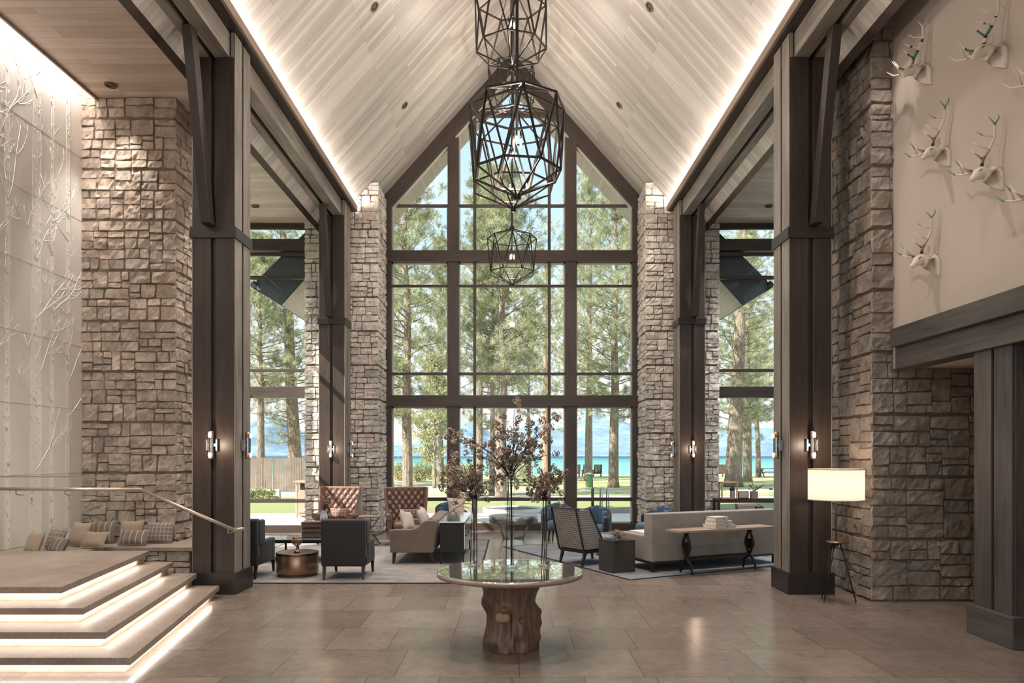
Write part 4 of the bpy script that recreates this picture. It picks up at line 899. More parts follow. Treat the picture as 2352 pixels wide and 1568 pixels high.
g = G(); g.lathe([(.05, 0), (.07, .04), (.06, .12), (.035, .17), (.045, .19)], 20); tag(ob('vase', g, plain('frost_glass', lin(190, 205, 205), .3, .2), loc=(-3.36, 12.45, .676)), 'small pale vase on the wooden crate', 'vase')
sprig('bunch of dried rust berries in the vase on the crate', (-3.36, 12.45, .84), 16, .34, .10, 6, lin(150, 112, 96))
# ---- cross framed side table between the wing chairs
def xtable(label, loc):
    root = thing('side_table', label, 'side table', loc, .15); m = timber('bleached_oak', lin(98, 84, 72), lin(150, 134, 118), .6)
    g = G(); g.box(-.22, .22, -.2, .2, .57, .60); ob('tabletop', g, m, root, bevel=.004); g = G(); g.box(-.20, .20, -.18, .18, .24, .26); ob('shelf', g, m, root)
    for y in (-.17, .17):
        g = G(); g.bar((-.2, y, 0), (.2, y, .57), .03); ob('cross_leg', g, m, root); g = G(); g.bar((.2, y + .001, 0), (-.2, y + .001, .57), .028); ob('cross_leg', g, m, root)
    g = G(); g.box(-.22, -.19, -.2, .2, 0, .03); g.box(.19, .22, -.2, .2, 0, .03); ob('foot_rail', g, m, root)
xtable('small bleached side table with crossed legs between the wing chairs', (-2.93, 14.35, .013))
# ---- tan loveseat seen end on, faces -x
def loveseat():
    root = thing('sofa', 'tan sofa with nailed arms seen from its end, facing the wing chairs', 'sofa', (-1.66, 12.85, .013)); L = 1.05; m = M['linen']
    prof = [(-.41, .19), (-.41, .56), (-.36, .585), (-.05, .585), (.06, .62), (.14, .70), (.20, .735), (.36, .74), (.39, .70), (.33, .19)]
    for y in (-L, L - .13): g = G(); g.prism([(a, b) for a, b in prof], y, y + .13, 1); ob('arm_panel', g, m, root, bevel=.018)
    g = G(); g.prism([(.12, .19), (.33, .19), (.40, .74), (.24, .76), (.20, .72)], -L + .12, L - .12, 1); ob('backrest', g, m, root, bevel=.02)
    g = G(); g.rbox(-.40, .20, -L + .13, L - .13, .19, .34, .02); ob('seat_frame', g, m, root)
    for y in (-L + .14, .005): g = G(); g.rbox(-.43, .16, y, y + L - .145, .34, .47, .05, bul=.02); ob('seat_cushion', g, m, root)
    for x, dx in ((-.34, -.02), (.27, .06)):
        for y in (-L + .07, L - .07): g = G(); taper(g, x, y, .018, .03, 0, .19, dx, 0); ob('leg', g, M['dleg'], root)
loveseat()
for i, (x, y, z, rz, ry, lab) in enumerate(((-1.84, 12.25, .70, 1.25, .2, 'pale cushion leaning at the near end of the tan sofa'), (-1.62, 12.75, .70, 1.45, -.1, 'pale cushion against the back of the tan sofa, second from the near end'), (-1.68, 13.30, .70, 1.6, .1, 'pale cushion toward the far end of the tan sofa'))):
    cushion(lab, (x, y, z), .42, .40, .14, M['linen_l'], -.35, rz, ry, 'pale cushions on the tan sofa')
# ---- black console with mirrored drawers
root = thing('console_cabinet', 'black console with mirrored drawers behind the tan sofa', 'console', (-1.01, 12.75, .013)); L = .95
g = G(); g.box(-.21, .195, -L, L, .20, .70); ob('body', g, M['black'], root, bevel=.004); g = G(); g.box(-.225, .215, -L - .015, L + .015, .70, .722); ob('top', g, M['mirror'], root, bevel=.003)
for k in range(3):
    g = G(); y0 = -L + .03 + k * .63; g.box(.195, .21, y0, y0 + .60, .24, .67); d = ob('drawer', g, M['mirror'], root, bevel=.003); g = G(); g.box(.21, .225, y0 + .26, y0 + .34, .44, .46); ob('handle', g, M['iron'], d)
for x in (-.195, .18):
    for y in (-L + .02, L - .02): g = G(); g.box(x - .013, x + .013, y - .013, y + .013, 0, .2); ob('leg', g, M['iron'], root)
def antler_piece():
    root = thing('antler_sculpture', 'pale shed antler mounted on a clear block on the mirrored console', 'sculpture', (-.98, 12.15, .735)); m = plain('antler_bone', lin(190, 160, 134), .5, 0, .2, 14)
    g = G(); g.box(-.05, .05, -.05, .05, 0, .10); ob('block', g, glass_thin('acrylic', (.9, .95, .95, 1)), root)
    g = G(); main = [(-.12, 0, .06), (-.10, 0, .13), (-.02, .0, .20), (.10, .02, .27), (.20, .03, .38), (.22, .03, .47)]; g.tube(main, [.010, .018, .022, .020, .014, .005], 8)
    for a, b, c_ in (((-.02, 0, .2), (.08, -.04, .14), (.13, -.05, .06)), ((.06, .01, .25), (.18, -.02, .22), (.27, -.03, .20)), ((.12, .02, .28), (.24, .04, .28), (.32, .05, .24)), ((-.06, 0, .17), (.0, .05, .12), (.03, .07, .04)), ((.17, .03, .33), (.24, .03, .38), (.27, .02, .43))): g.tube([a, b, c_], [.015, .011, .003], 7)
    ob('antler', g, m, root)
antler_piece()
# ---- blue tub chairs near the window
def tub(label, loc, rz, grey=True):
    root = thing('tub_chair', label, 'armchair', loc, rz, 'blue tub chairs near the lake window')
    for a in (.8, 2.3, 3.9, 5.5): g = G(); g.tube([(math.cos(a) * .27, math.sin(a) * .27, 0), (math.cos(a) * .24, math.sin(a) * .24, .24)], [.012, .018], 8); ob('leg', g, M['dleg'], root)
    g = G(); g.rbox(-.27, .27, -.25, .32, .24, .44, .08, bul=.02); ob('seat_cushion', g, M['blue'], root)
    g = G(); g.s = True; n = 28; R1, R2 = .40, .31
    for i in range(n + 1):
        a = PI * .92 + (PI * 1.16) * i / n; top = .60 + .20 * max(0, math.cos((i / n - .5) * PI)) ** 1.2
        for r, z in ((R2, .28), (R2, top - .03), ((R1 + R2) / 2, top), (R1, top - .03), (R1, .24)): g.v.append((r * math.cos(a), r * math.sin(a) * .9, z))
    for i in range(n):
        for k in range(4): a = i * 5 + k; g.face((a, a + 1, a + 6, a + 5))
    g.s = False; g.face((4, 3, 2, 1, 0)); g.face([n * 5 + k for k in range(5)]); ob('backrest', g, [M['velvet'] if grey else M['blue']], root)
    g = G(); g.s = True
    for i in range(7): a = PI * 1.08 + PI * .84 * i / 6; top = .58 + .20 * max(0, math.cos((i / 6 - .5) * PI)); g.rbox(-.07, .07, -.05, .05, .44, top + .04, .045, M=Matrix.Translation((.27 * math.cos(a), .25 * math.sin(a), 0)) @ rot(a + PI / 2))
    ob('channel_cushion', g, M['blue'], root)
tub('blue tub chair with dark shell behind the checked armchair', (1.62, 14.1, .012), 2.6); tub('blue tub chair behind the antler console, left of the drum table', (-1.30, 15.3, .0), -2.4); tub('blue tub chair peeking out past the end of the grey sofa', (2.95, 14.45, .012), 1.9)
tub('blue tub chair directly left of the dark shelled one', (1.02, 15.1, 0), 3.3, False)
g = G(); g.lathe([(0, 0), (.26, 0), (.27, .03), (.27, .36), (.25, .39), (0, .40)], 30, cap=False); root = thing('ottoman', 'round blue ottoman beside the checked armchair', 'ottoman', (1.83, 12.95, .012)); ob('body', g, M['blue'], root); g = G(); g.lathe([(.272, .30), (.278, .31), (.272, .32)], 30, cap=False); ob('piping', g, M['velvet'], root)
cushion('cream cushion standing in the tub chair behind the console', (-1.22, 15.25, .72), .40, .46, .15, M['linen_l'], -.3, .4)
# ---- round metal table in front of the window
root = thing('round_table', 'round grey metal drum table on angled legs by the lake window', 'coffee table', (.03, 15.6, 0))
g = G(); g.lathe([(.0, .355), (.53, .355), (.545, .36), (.545, .505), (.53, .515), (0, .515)], 48, cap=False); ob('tabletop', g, M['steel'], root)
for k in range(4): a = PI / 4 + k * PI / 2; g = G(); c_, s_ = math.cos(a), math.sin(a); g.tube([(c_ * .48, s_ * .48, .355), (c_ * .30, s_ * .30, .012), (c_ * .02, s_ * .02, .012)], .012, 6); ob('leg', g, M['steel'], root)
# ---- checked slipper chair
def checked():
    root = thing('accent_chair', 'grey checked high back chair turned away beside the black cube', 'armchair', (1.33, 12.02, .012), -math.atan2(.87, .5) * .86); m = M['check']
    for x in (-.27, .27):
        for y, dy in ((-.36, -.07), (.32, .03)): g = G(); taper(g, x, y, .015, .024, 0, .22, 0, dy); ob('leg', g, M['dleg'], root)
    g = G(); g.hexa([(-.31, -.39, .21), (.31, -.39, .21), (.31, .36, .21), (-.31, .36, .21), (-.31, -.40, .26), (.31, -.40, .26), (.31, .36, .26), (-.31, .36, .26)]); ob('seat_rail', g, M['dleg'], root)
    g = G(); g.hexa([(-.295, -.41, .27), (.295, -.41, .27), (.295, -.30, .27), (-.295, -.30, .27), (-.295, -.59, .95), (.295, -.59, .95), (.295, -.50, .95), (-.295, -.50, .95)]); ob('backrest', g, m, root, bevel=.012)
    for s in (-1, 1):
        g = G(); x0, x1 = sorted((s * .265, s * .30)); g.hexa([(x0, -.38, .27), (x1, -.38, .27), (x1, .10, .27), (x0, .10, .27), (x0, -.55, .94), (x1, -.55, .94), (x1, -.30, .94), (x0, -.30, .94)]); ob('wing', g, m, root, bevel=.01)
        g = G(); g.bar((s * .302, -.415, .24), (s * .302, -.60, .955), .022); g.bar((s * .302, .11, .26), (s * .302, -.29, .955), .018); ob('side_rail', g, M['dleg'], root)
    g = G(); g.box(-.305, .305, -.605, -.5, .95, .965); ob('top_rail', g, M['dleg'], root)
    g = G(); g.rbox(-.265, .265, -.34, .38, .26, .46, .05, bul=.02); ob('seat_cushion', g, m, root)
checked()
# ---- the grey sofa group stands turned on its rug
A = math.radians(23.5); U = Vector((math.cos(A), math.sin(A), 0)); V = Vector((-math.sin(A), math.cos(A), 0)); S0 = Vector((2.2, 10.92, .013))
def sofa():
    c_ = S0 + U * 1.30 + V * .48; root = thing('sofa', 'long warm grey sofa seen from behind, beside the trestle console', 'sofa', c_, A); L = 1.30; m = M['grey_sofa']
    g = G(); g.rbox(-L, L, -.46, -.24, .16, .92, .02); ob('backrest', g, m, root)
    for s in (-1, 1): g = G(); g.rbox(*sorted((s * L, s * (L - .16))), -.25, .46, .16, .56, .025); ob('armrest', g, m, root)
    g = G(); g.rbox(-L + .15, L - .15, -.25, .44, .16, .32, .02); ob('seat_frame', g, m, root)
    for k in range(3): g = G(); w_ = (2 * L - .34) / 3; x = -L + .17 + k * w_; g.rbox(x + .004, x + w_ - .004, -.24, .46, .32, .47, .04, bul=.02); ob('seat_cushion', g, m, root)
    g = G(); g.box(-L + .01, L - .01, -.45, .45, .125, .16); ob('base_rail', g, M['dleg'], root, bevel=.004)
    for x in (-L + .05, L - .05):
        for y in (-.41, .40): g = G(); g.box(x - .025, x + .025, y - .025, y + .025, 0, .125); ob('leg', g, M['dleg'], root)
sofa()
def trestle():
    c_ = fl(1588, 1322) + U * .68 + V * .15; c_.z = 0; c_.z = .0; root = thing('console_table', 'slim wooden console with hourglass iron legs behind the grey sofa', 'console', c_, A)
    g = G(); g.box(-.92, 1.00, -.19, .19, .665, .70); ob('tabletop', g, timber('console_top', lin(118, 98, 84), lin(176, 158, 142), .45), root, bevel=.003)
    for x in (-.66, .60):
        leg = G()
        for s in (-1, 1):
            pts = [(x, s * .03, .655), (x, s * .025, .60), (x, s * .075, .50), (x, s * .085, .42), (x, s * .02, .28), (x, -s * .03, .22), (x, -s * .12, .15), (x, -s * .135, .06), (x, -s * .15, .014)]
            leg.tube(pts, [.022, .02, .024, .026, .024, .022, .021, .019, .016], 8)
        leg.hexa([(x - .012, -.07, .34), (x + .012, -.07, .34), (x + .012, .07, .34), (x - .012, .07, .34), (x - .012, -.08, .50), (x + .012, -.08, .50), (x + .012, .08, .50), (x - .012, .08, .50)]); leg.box(x - .06, x + .06, -.07, .07, .645, .665)
        ob('leg', leg, M['iron'], root)
    g = G(); g.box(-.66, .60, -.018, .018, .235, .27); ob('stretcher', g, M['iron'], root)
    return c_
tc_ = trestle()
bm = [plain('book_cover', lin(196, 190, 180), .6, 0, .05), plain('page_block', lin(226, 220, 208), .8)]
for k, (w_, d_, h_, dx, lab) in enumerate(((.42, .30, .055, 0, 'largest pale hardback, bottom of the stack on the trestle console'), (.34, .26, .06, -.01, 'middle pale hardback in the stack on the trestle console'), (.27, .22, .06, -.04, 'smallest pale hardback on top of the stack on the trestle console'))):
    z = .701 + (0, .0555, .116)[k]; root = thing('book', lab, 'book', tc_ + U * (-.02 + dx) + Vector((0, 0, z)), A + .05, 'pale hardbacks stacked on the console')
    g = G(); g.box(-w_ / 2, w_ / 2, -d_ / 2, d_ / 2, 0, .005); g.box(-w_ / 2, w_ / 2, -d_ / 2, d_ / 2, h_ - .005, h_); g.box(-w_ / 2, w_ / 2, -d_ / 2, -d_ / 2 + .005, 0, h_); ob('cover', g, bm[0], root)
    g = G(); g.box(-w_ / 2 + .006, w_ / 2 - .006, -d_ / 2 + .006, d_ / 2 - .006, .006, h_ - .006); ob('pages', g, bm[1], root)
    g = G(); g.box(.02, .055, -d_ / 2 - .0008, -d_ / 2, h_ * .42, h_ * .6); ob('spine_mark', g, M['iron'], root)
# black cube and bowl
c_ = fl(1406, 1318) + U * .21 + V * .2; root = thing('cube_table', 'black cube side table in front of the checked chair', 'side table', (c_.x, c_.y, .012), A)
g = G(); g.box(-.21, .21, -.21, .21, .0, .485); ob('body', g, timber('black_oak', lin(40, 37, 34), lin(74, 69, 64), .5), root, bevel=.004); g = G(); g.box(-.212, .212, -.212, .212, .486, .496); ob('top', g, M['black'], root)
g = G(); g.lathe([(.0, .0), (.075, .0), (.10, .04), (.115, .11), (.112, .11), (.095, .04), (.07, .006), (0, .006)], 24, cap=False); tag(ob('glass_bowl', g, glass_thin('bowl_glass', (.96, .98, .97, 1)), loc=(c_.x + .03, c_.y - .02, .508)), 'clear glass bowl on the black cube', 'bowl')
sprig('tangle of dried brown buds in the glass bowl', (c_.x + .03, c_.y - .02, .52), 34, .13, .075, 8, lin(176, 140, 116), .009)
# low coffee table by the tub chairs
root = thing('coffee_table', 'low pale topped wooden coffee table in front of the grey sofa', 'coffee table', (2.62, 13.0, .012), A); g = G(); g.box(-.3, .45, -.32, .32, .40, .43); ob('tabletop', g, plain('pale_marble', lin(226, 222, 214), .3, 0, .05), root, bevel=.003)
g = G(); g.box(-.28, .43, -.30, .30, .24, .40); ob('apron', g, M['copper'], root)
for x in (-.26, .41):
    for y in (-.28, .28): g = G(); g.box(x - .02, x + .02, y - .02, y + .02, 0, .24); ob('leg', g, M['iron'], root)
# ---- console of ornaments under the right aisle window
root = thing('display_console', 'dark console full of ornaments under the right aisle window', 'console', (5.65, 15.95, 0)); g = G(); g.box(-1.0, 1.0, -.2, .2, .83, .87); ob('tabletop', g, M['dleg'], root)
g = G(); g.box(-1.0, 1.0, -.2, .2, .2, .23); ob('shelf', g, M['dleg'], root)
for x in (-.97, 1 - .03):
    for y in (-.18, .18): g = G(); g.box(x - .025, x + .025, y - .025, y + .025, 0, .83); ob('leg', g, M['dleg'], root)
def pos(px, py=1148): d = 15.88; return (px - CX) * d / F
wm = plain('cherry_wood', lin(190, 148, 120), .5)
root = thing('wooden_lantern', 'open cherry wood lantern frame on the ornament console', 'lantern', (pos(1673), 15.9, .871)); g = G()
for x in (-.17, .17):
    for y in (-.1, .1): g.box(x - .015, x + .015, y - .015, y + .015, 0, .36)
g.box(-.19, .19, -.12, .12, .36, .385); ob('frame', g, wm, root); g = G(); g.box(-.17, .17, -.1, .1, 0, .02); ob('base', g, wm, root)
root = thing('candle_lantern', 'small dark metal candle lantern beside the wooden frame', 'lantern', (pos(1681), 15.86, .895)); g = G(); g.lathe([(.05, .16), (.07, .18), (.03, .24), (.01, .26)], 8); ob('cap', g, M['base'], root); g = G(); g.lathe([(.05, 0), (.05, .01), (.045, .16)], 8, cap=False); ob('body', g, M['steel'], root)
root = thing('photo_frame', 'dark framed picture on the ornament console', 'picture frame', (pos(1706), 15.83, .871)); g = G(); g.box(-.12, .12, 0, .02, 0, .17); ob('frame', g, M['dleg'], root, bevel=.003); g = G(); g.box(-.10, .10, -.004, 0, .02, .15); ob('print', g, plain('grey_print', lin(168, 156, 150), .7, 0, .2, 30), root)
root = thing('plant_pot', 'grey square pot with a bare twiggy plant', 'potted plant', (pos(1731), 15.86, .871)); g = G(); g.box(-.07, .07, -.07, .07, 0, .17); ob('pot', g, plain('grey_pot', lin(128, 120, 114), .7), root, bevel=.004)
g = G(); rg = random.Random(12); lf = G()
for _ in range(12):
    t = Vector((rg.gauss(.02, .10), rg.gauss(0, .04), rg.uniform(.15, .36))); g.tube([(0, 0, .15), t * .5 + Vector((0, 0, .12)), t + Vector((0, 0, .06))], .004, 4)
    for _ in range(3): ico(lf, t * rg.uniform(.7, 1) + Vector((0, 0, .07)), .014)
ob('twig', g, M['dleg'], root); ob('buds', lf, plain('dark_leaf', lin(80, 84, 62), .7), root, kind='stuff')
root = thing('wire_box', 'grey storage box standing under the window console top', 'box', (pos(1706), 15.72, .232)); g = G(); g.box(-.19, .19, -.1, .1, 0, .48); ob('body', g, plain('grey_box', lin(140, 130, 122), .8), root, bevel=.004); g = G(); g.box(-.195, .195, -.105, .105, .48, .53); ob('lid', g, plain('grey_box_lid', lin(156, 146, 138), .8), root)
root = thing('woven_basket', 'black ribbed basket under the console beside the grey box', 'basket', (pos(1738), 15.74, .232)); g = G(); g.lathe([(.09, 0), (.11, .45), (.105, .46), (.0, .44)], 20); ob('body', g, M['black'], root); g = G(); g.tube([(-.1, 0, .44), (0, 0, .52), (.1, 0, .44)], .008, 6); ob('handle', g, M['dleg'], root)
root = thing('glass_jar', 'tall clear jar at the right end of the ornament console', 'jar', (pos(1771), 15.88, .871)); g = G(); g.lathe([(.045, 0), (.05, .02), (.05, .18), (.035, .2)], 20, cap=False); ob('body', g, glass_thin('jar', (.85, .95, .92, 1)), root); g = G(); g.lathe([(.04, .2), (.04, .225), (.01, .24)], 16); ob('lid', g, M['base'], root)
# ---- floor lamp
def floor_lamp():
    root = thing('floor_lamp', 'tripod floor lamp with a white drum shade lit beside the right column', 'lamp', (4.12, 8.86, 0))
    sh = N('lit_shade'); sh.set(lin(236, 226, 214), .9); d = sh.n('BsdfDiffuse'); tr = sh.n('BsdfTranslucent'); mx_ = sh.n('MixShader'); mx_.inputs[0].default_value = .62
    for q in (d, tr): q.inputs[0].default_value = lin(246, 240, 230)
    sh.l(d.outputs[0], mx_.inputs[1]); sh.l(tr.outputs[0], mx_.inputs[2]); sh.l(mx_.outputs[0], sh.out.inputs[0])
    g = G(); g.lathe([(.33, 1.29), (.33, 1.675)], 56, cap=False); ob('lamp_shade', g, sh.m, root)
    g = G(); g.lathe([(.332, 1.285), (.334, 1.29), (.332, 1.297)], 56, cap=False); g.lathe([(.332, 1.67), (.334, 1.676), (.332, 1.682)], 56, cap=False); ob('shade_rim', g, plain('shade_trim', lin(210, 196, 182), .8), root)
    g = G(); g.tube([(0, 0, .74), (0, 0, 1.6)], .009, 10); g.tube([(-.33, 0, 1.6), (.33, 0, 1.6)], .004, 6); ob('pole', g, plain('bronze_pole', lin(110, 82, 68), .35, .7), root)
    g = G(); g.lathe([(.0, .745), (.115, .745), (.12, .755), (.115, .765), (0, .765)], 30, cap=False); ob('tray', g, M['copper'], root); g = G(); g.lathe([(.02, .70), (.06, .745)], 16); ob('hub', g, M['dleg'], root)
    for a in (-1.15, .1, 2.25, 3.9)[:0] + (-.62, -2.3, 2.0): g = G(); g.tube([(math.cos(a) * .05, math.sin(a) * .05, .745), (math.cos(a) * .28, math.sin(a) * .16 if a > 0 else math.sin(a) * .1, 0)], [.011, .008], 8); ob('leg', g, M['dleg'], root)
    g = G(); g.lathe([(0, 1.40), (.025, 1.42), (.032, 1.45), (.02, 1.49), (0, 1.5)], 16, cap=False); ob('bulb', g, emit('lamp_bulb', (1, .78, .58, 1), 8), root)
    light('floor_lamp_light', 'POINT', (4.12, 8.86, 1.46), 8, (1, .80, .64), shadow_soft_size=.06)
floor_lamp()
# ---- rugs
def rugmat(name, a, b, c_, edge):
    s = N(name); v = s.uv((1, 1, 1)); f = s.noise(s.uv((1.1, 3.2, 1)), 1.6, 8, .75, .6); f2 = s.noise(s.uv((.8, .8, 1)), .9, 3); c2 = s.ramp(s.mix(f, f2, .35, 'MIX'), [(.36, a), (.5, b), (.62, c_)])
    s.set(c2, .95); s.bump(s.noise(s.uv(), 220, 2), .4, .003); return s.m
rm = rugmat('faded_rug', lin(92, 94, 98), lin(134, 130, 126), lin(156, 143, 134), None); rm2 = rugmat('blue_rug', lin(84, 94, 108), lin(122, 126, 130), lin(150, 140, 134), None); bd = plain('rug_binding', lin(44, 46, 58), .9)
root = thing('rug', 'faded grey pink rug under the charcoal and leather chairs', 'rug', (-2.62, 12.95, 0)); g = G(); g.quad((-2.1, -2.86, .011), (2.1, -2.86, .011), (2.1, 2.3, .011), (-2.1, 2.3, .011), uv=[(0, 0), (6, 0), (6, 5.4), (0, 5.4)]); g.box(-2.1, 2.1, -2.86, 2.3, .001, .010); ob('pile', g, rm, root)
g = G(); g.box(-2.13, 2.13, -2.89, -2.86, .001, .013); g.box(-2.13, 2.13, 2.3, 2.33, .001, .013); g.box(-2.13, -2.1, -2.86, 2.3, .001, .013); g.box(2.1, 2.13, -2.86, 2.3, .001, .013); ob('binding', g, bd, root)
A2 = math.radians(27); root = thing('rug', 'blue grey rug turned at an angle under the long sofa', 'rug', (1.76, 10.36, 0), A2); g = G(); g.quad((0, 0, .010), (3.6, 0, .010), (3.6, 4.2, .010), (0, 4.2, .010), uv=[(0, 0), (3.6, 0), (3.6, 4.2), (0, 4.2)]); g.box(0, 3.6, 0, 4.2, .001, .009); ob('pile', g, rm2, root)
g = G(); g.box(-.03, 3.63, -.03, 0, .001, .012); g.box(-.03, 3.63, 4.2, 4.23, .001, .012); g.box(-.03, 0, 0, 4.2, .001, .012); g.box(3.6, 3.63, 0, 4.2, .001, .012); ob('binding', g, bd, root)
# ================================================================ STUMP TABLE WITH VASES
def stump():
    root = thing('stump_table', 'round mirror topped table on a gnarled driftwood stump in the middle of the floor', 'table', (-.02, 6.74, 0))
    g = G(); g.s = True; n = 96; k = 60; rg = random.Random(2)
    knobs = [(-2.75, .47, .075, .11), (3.02, .40, .05, .10), (.12, .34, .085, .10), (.35, .22, .05, .12), (-.1, .12, .04, .09), (-2.4, .10, .05, .10), (-1.75, .40, .05, .07), (2.5, .6, .03, .1)]
    pits = [(-1.66, .30, .05, .10), (-1.66, .22, .045, .10), (-1.05, .30, .05, .035), (-1.75, .12, .05, .09), (-1.2, .08, .045, .08), (-1.9, .62, .02, .08), (.25, .34, .035, .05), (-2.1, .45, .02, .05)]
    for i in range(k + 1):
        z = .70 * i / k; r0 = .235 + .05 * max(0, (z - .5) / .2) ** 2 + .02 * math.cos(z * 9)
        for j in range(n):
            a = -PI + 2 * PI * j / n; c_, s_ = math.cos(a), math.sin(a)
            r = r0 + .018 * noise.noise((c_ * 2.2, s_ * 2.2, z * 2)) * 2 + .022 * noise.noise((c_ * 8, s_ * 8, z * 2.2)) + .012 * noise.noise((c_ * 22, s_ * 22, z * 4)) + .004 * noise.noise((c_ * 50, s_ * 50, z * 20)) + .05 * max(0, (z - .42) / .28) ** 1.5 * max(0, c_) + .012 * max(0, c_)
            for (ka, kz, am, w_) in knobs:
                da = (a - ka + PI) % (2 * PI) - PI; r += am * math.exp(-((da * r0) ** 2 + (z - kz) ** 2) / (w_ * .6) ** 2)
            for (ka, kz, am, w_) in pits:
                da = (a - ka + PI) % (2 * PI) - PI; r -= am * math.exp(-((da * r0) ** 2 * 2 + (z - kz) ** 2) / (w_ * .7) ** 2)
            g.v.append((c_ * r, s_ * r, z))
    for i in range(k):
        for j in range(n): q = (j + 1) % n; a = i * n + j; g.face((a, i * n + q, (i + 1) * n + q, a + n), [(i / k * .7, j * .016), (i / k * .7, j * .016 + .016), ((i + 1) / k * .7, j * .016 + .016), ((i + 1) / k * .7, j * .016)])
    g.s = False; g.face([j for j in reversed(range(n))]); g.face([k * n + j for j in range(n)])
    st = timber('driftwood', lin(38, 28, 22), lin(142, 112, 92), .45); ob('stump', g, st, root)
    g = G(); g.s = True
    for (x, z, r) in ((-.085, .335, .052), (-.04, .33, .045)):
        m_ = len(g.v); g.lathe([(0, .02), (r * .8, .016), (r, 0), (r * .9, -.05)], 20, cap=False); g.v[m_:] = [(a + x, -.218 - c_, b + z) for a, b, c_ in g.v[m_:]]
    ob('cut_knot', g, plain('pale_heartwood', lin(170, 136, 112), .6, 0, .12, 30), root)
    g = G(); R_ = .70; g.lathe([(0, .715), (R_ - .02, .715), (R_, .722), (R_, .738), (R_ - .006, .7445), (R_ - .02, .745), (0, .745)], 96, cap=False)
    ob('tabletop', g, plain('mirror_glass', lin(242, 242, 236), .03, .95, .02, 2), root)
    g = G(); g.lathe([(R_ - .03, .700), (R_ + .003, .700), (R_ + .004, .735), (R_ - .001, .7355)], 96, cap=False); ob('edge_band', g, timber('rim_wood', lin(110, 92, 78), lin(160, 140, 122), .5), root)
stump()
def real_glass():
    m = bpy.data.materials.new('vase_glass'); m.use_nodes = True; t = m.node_tree; t.nodes.clear(); o = t.nodes.new('ShaderNodeOutputMaterial'); mx_ = t.nodes.new('ShaderNodeMixShader'); a = t.nodes.new('ShaderNodeBsdfTransparent'); b = t.nodes.new('ShaderNodeBsdfGlossy')
    lw = t.nodes.new('ShaderNodeLayerWeight'); lw.inputs[0].default_value = .32; r = t.nodes.new('ShaderNodeValToRGB'); r.color_ramp.elements[0].color = (.955, .965, .965, 1); r.color_ramp.elements[1].color = (.30, .33, .34, 1); r.color_ramp.elements[0].position = .40
    t.links.new(lw.outputs['Facing'], r.inputs[0]); t.links.new(r.outputs[0], a.inputs[0]); f = t.nodes.new('ShaderNodeMapRange'); l2 = t.nodes.new('ShaderNodeLayerWeight'); l2.inputs[0].default_value = .5; t.links.new(l2.outputs['Facing'], f.inputs[0]); f.inputs[1].default_value = .35; f.inputs[2].default_value = 1.0; f.inputs[3].default_value = .03; f.inputs[4].default_value = .55; f.interpolation_type = 'SMOOTHERSTEP'; b.inputs['Roughness'].default_value = .01
    t.links.new(f.outputs[0], mx_.inputs[0]); t.links.new(a.outputs[0], mx_.inputs[1]); t.links.new(b.outputs[0], mx_.inputs[2]); t.links.new(mx_.outputs[0], o.inputs[0]); return m
M['vase'] = real_glass()
M['hyd'] = plain('dried_bloom', lin(142, 122, 106), .85, 0, .35, 30); M['hyd2'] = plain('dried_bloom_pale', lin(196, 178, 158), .85, 0, .3, 30); M['twig'] = plain('dark_twig', lin(48, 38, 32), .8, 0, .2, 20)
def vase(label, loc, h, rb, rn):
    root = thing('glass_vase', label, 'vase', loc, 0, 'clear glass vases on the stump table'); g = G()
    prof = [(0, .004), (rb * .72, .004), (rb * .9, .02), (rb, rb * .55), (rb * .94, rb * 1.0), (rb * .66, rb * 1.7), (rb * .40, rb * 2.4), (rn * .85, rb * 3.1), (rn * .72, h * .55), (rn * .85, h * .8), (rn, h)]
    g.lathe(prof, 36, cap=False); ob('bottle', g, M['vase'], root)
    g = G(); g.lathe([(0, 0), (rb * .70, 0), (rb * .76, .012), (rb * .7, .022), (0, .022)], 30, cap=False); ob('foot', g, M['vase'], root)
    m_ = G(); m_.tube([(rn * math.cos(t), rn * math.sin(t), h) for t in np.linspace(0, 2 * PI, 25)], .0025, 5, cap=False); ob('lip', m_, M['vase'], root)
def bloom(g, c, r, rg):
    """one floret ball: small curled petals round a centre"""
    r *= 1.3; k = max(18, int(r * 1100))
    for _ in range(k):
        d = Vector((rg.gauss(0, 1), rg.gauss(0, 1), rg.gauss(0, 1))).normalized(); p = Vector(c) + d * r * rg.uniform(.75, 1.05); t = d.cross(Vector((rg.gauss(0, 1), rg.gauss(0, 1), rg.gauss(0, 1)))).normalized(); b = d.cross(t); s_ = .0078 * rg.uniform(.7, 1.3)
        n = len(g.v); g.v += [tuple(p - t * s_ - b * s_ * .6), tuple(p + t * s_ - b * s_ * .6), tuple(p + t * s_ * .8 + b * s_ + d * s_ * .7), tuple(p - t * s_ * .8 + b * s_ + d * s_ * .5)]; g.face((n, n + 1, n + 2, n + 3))
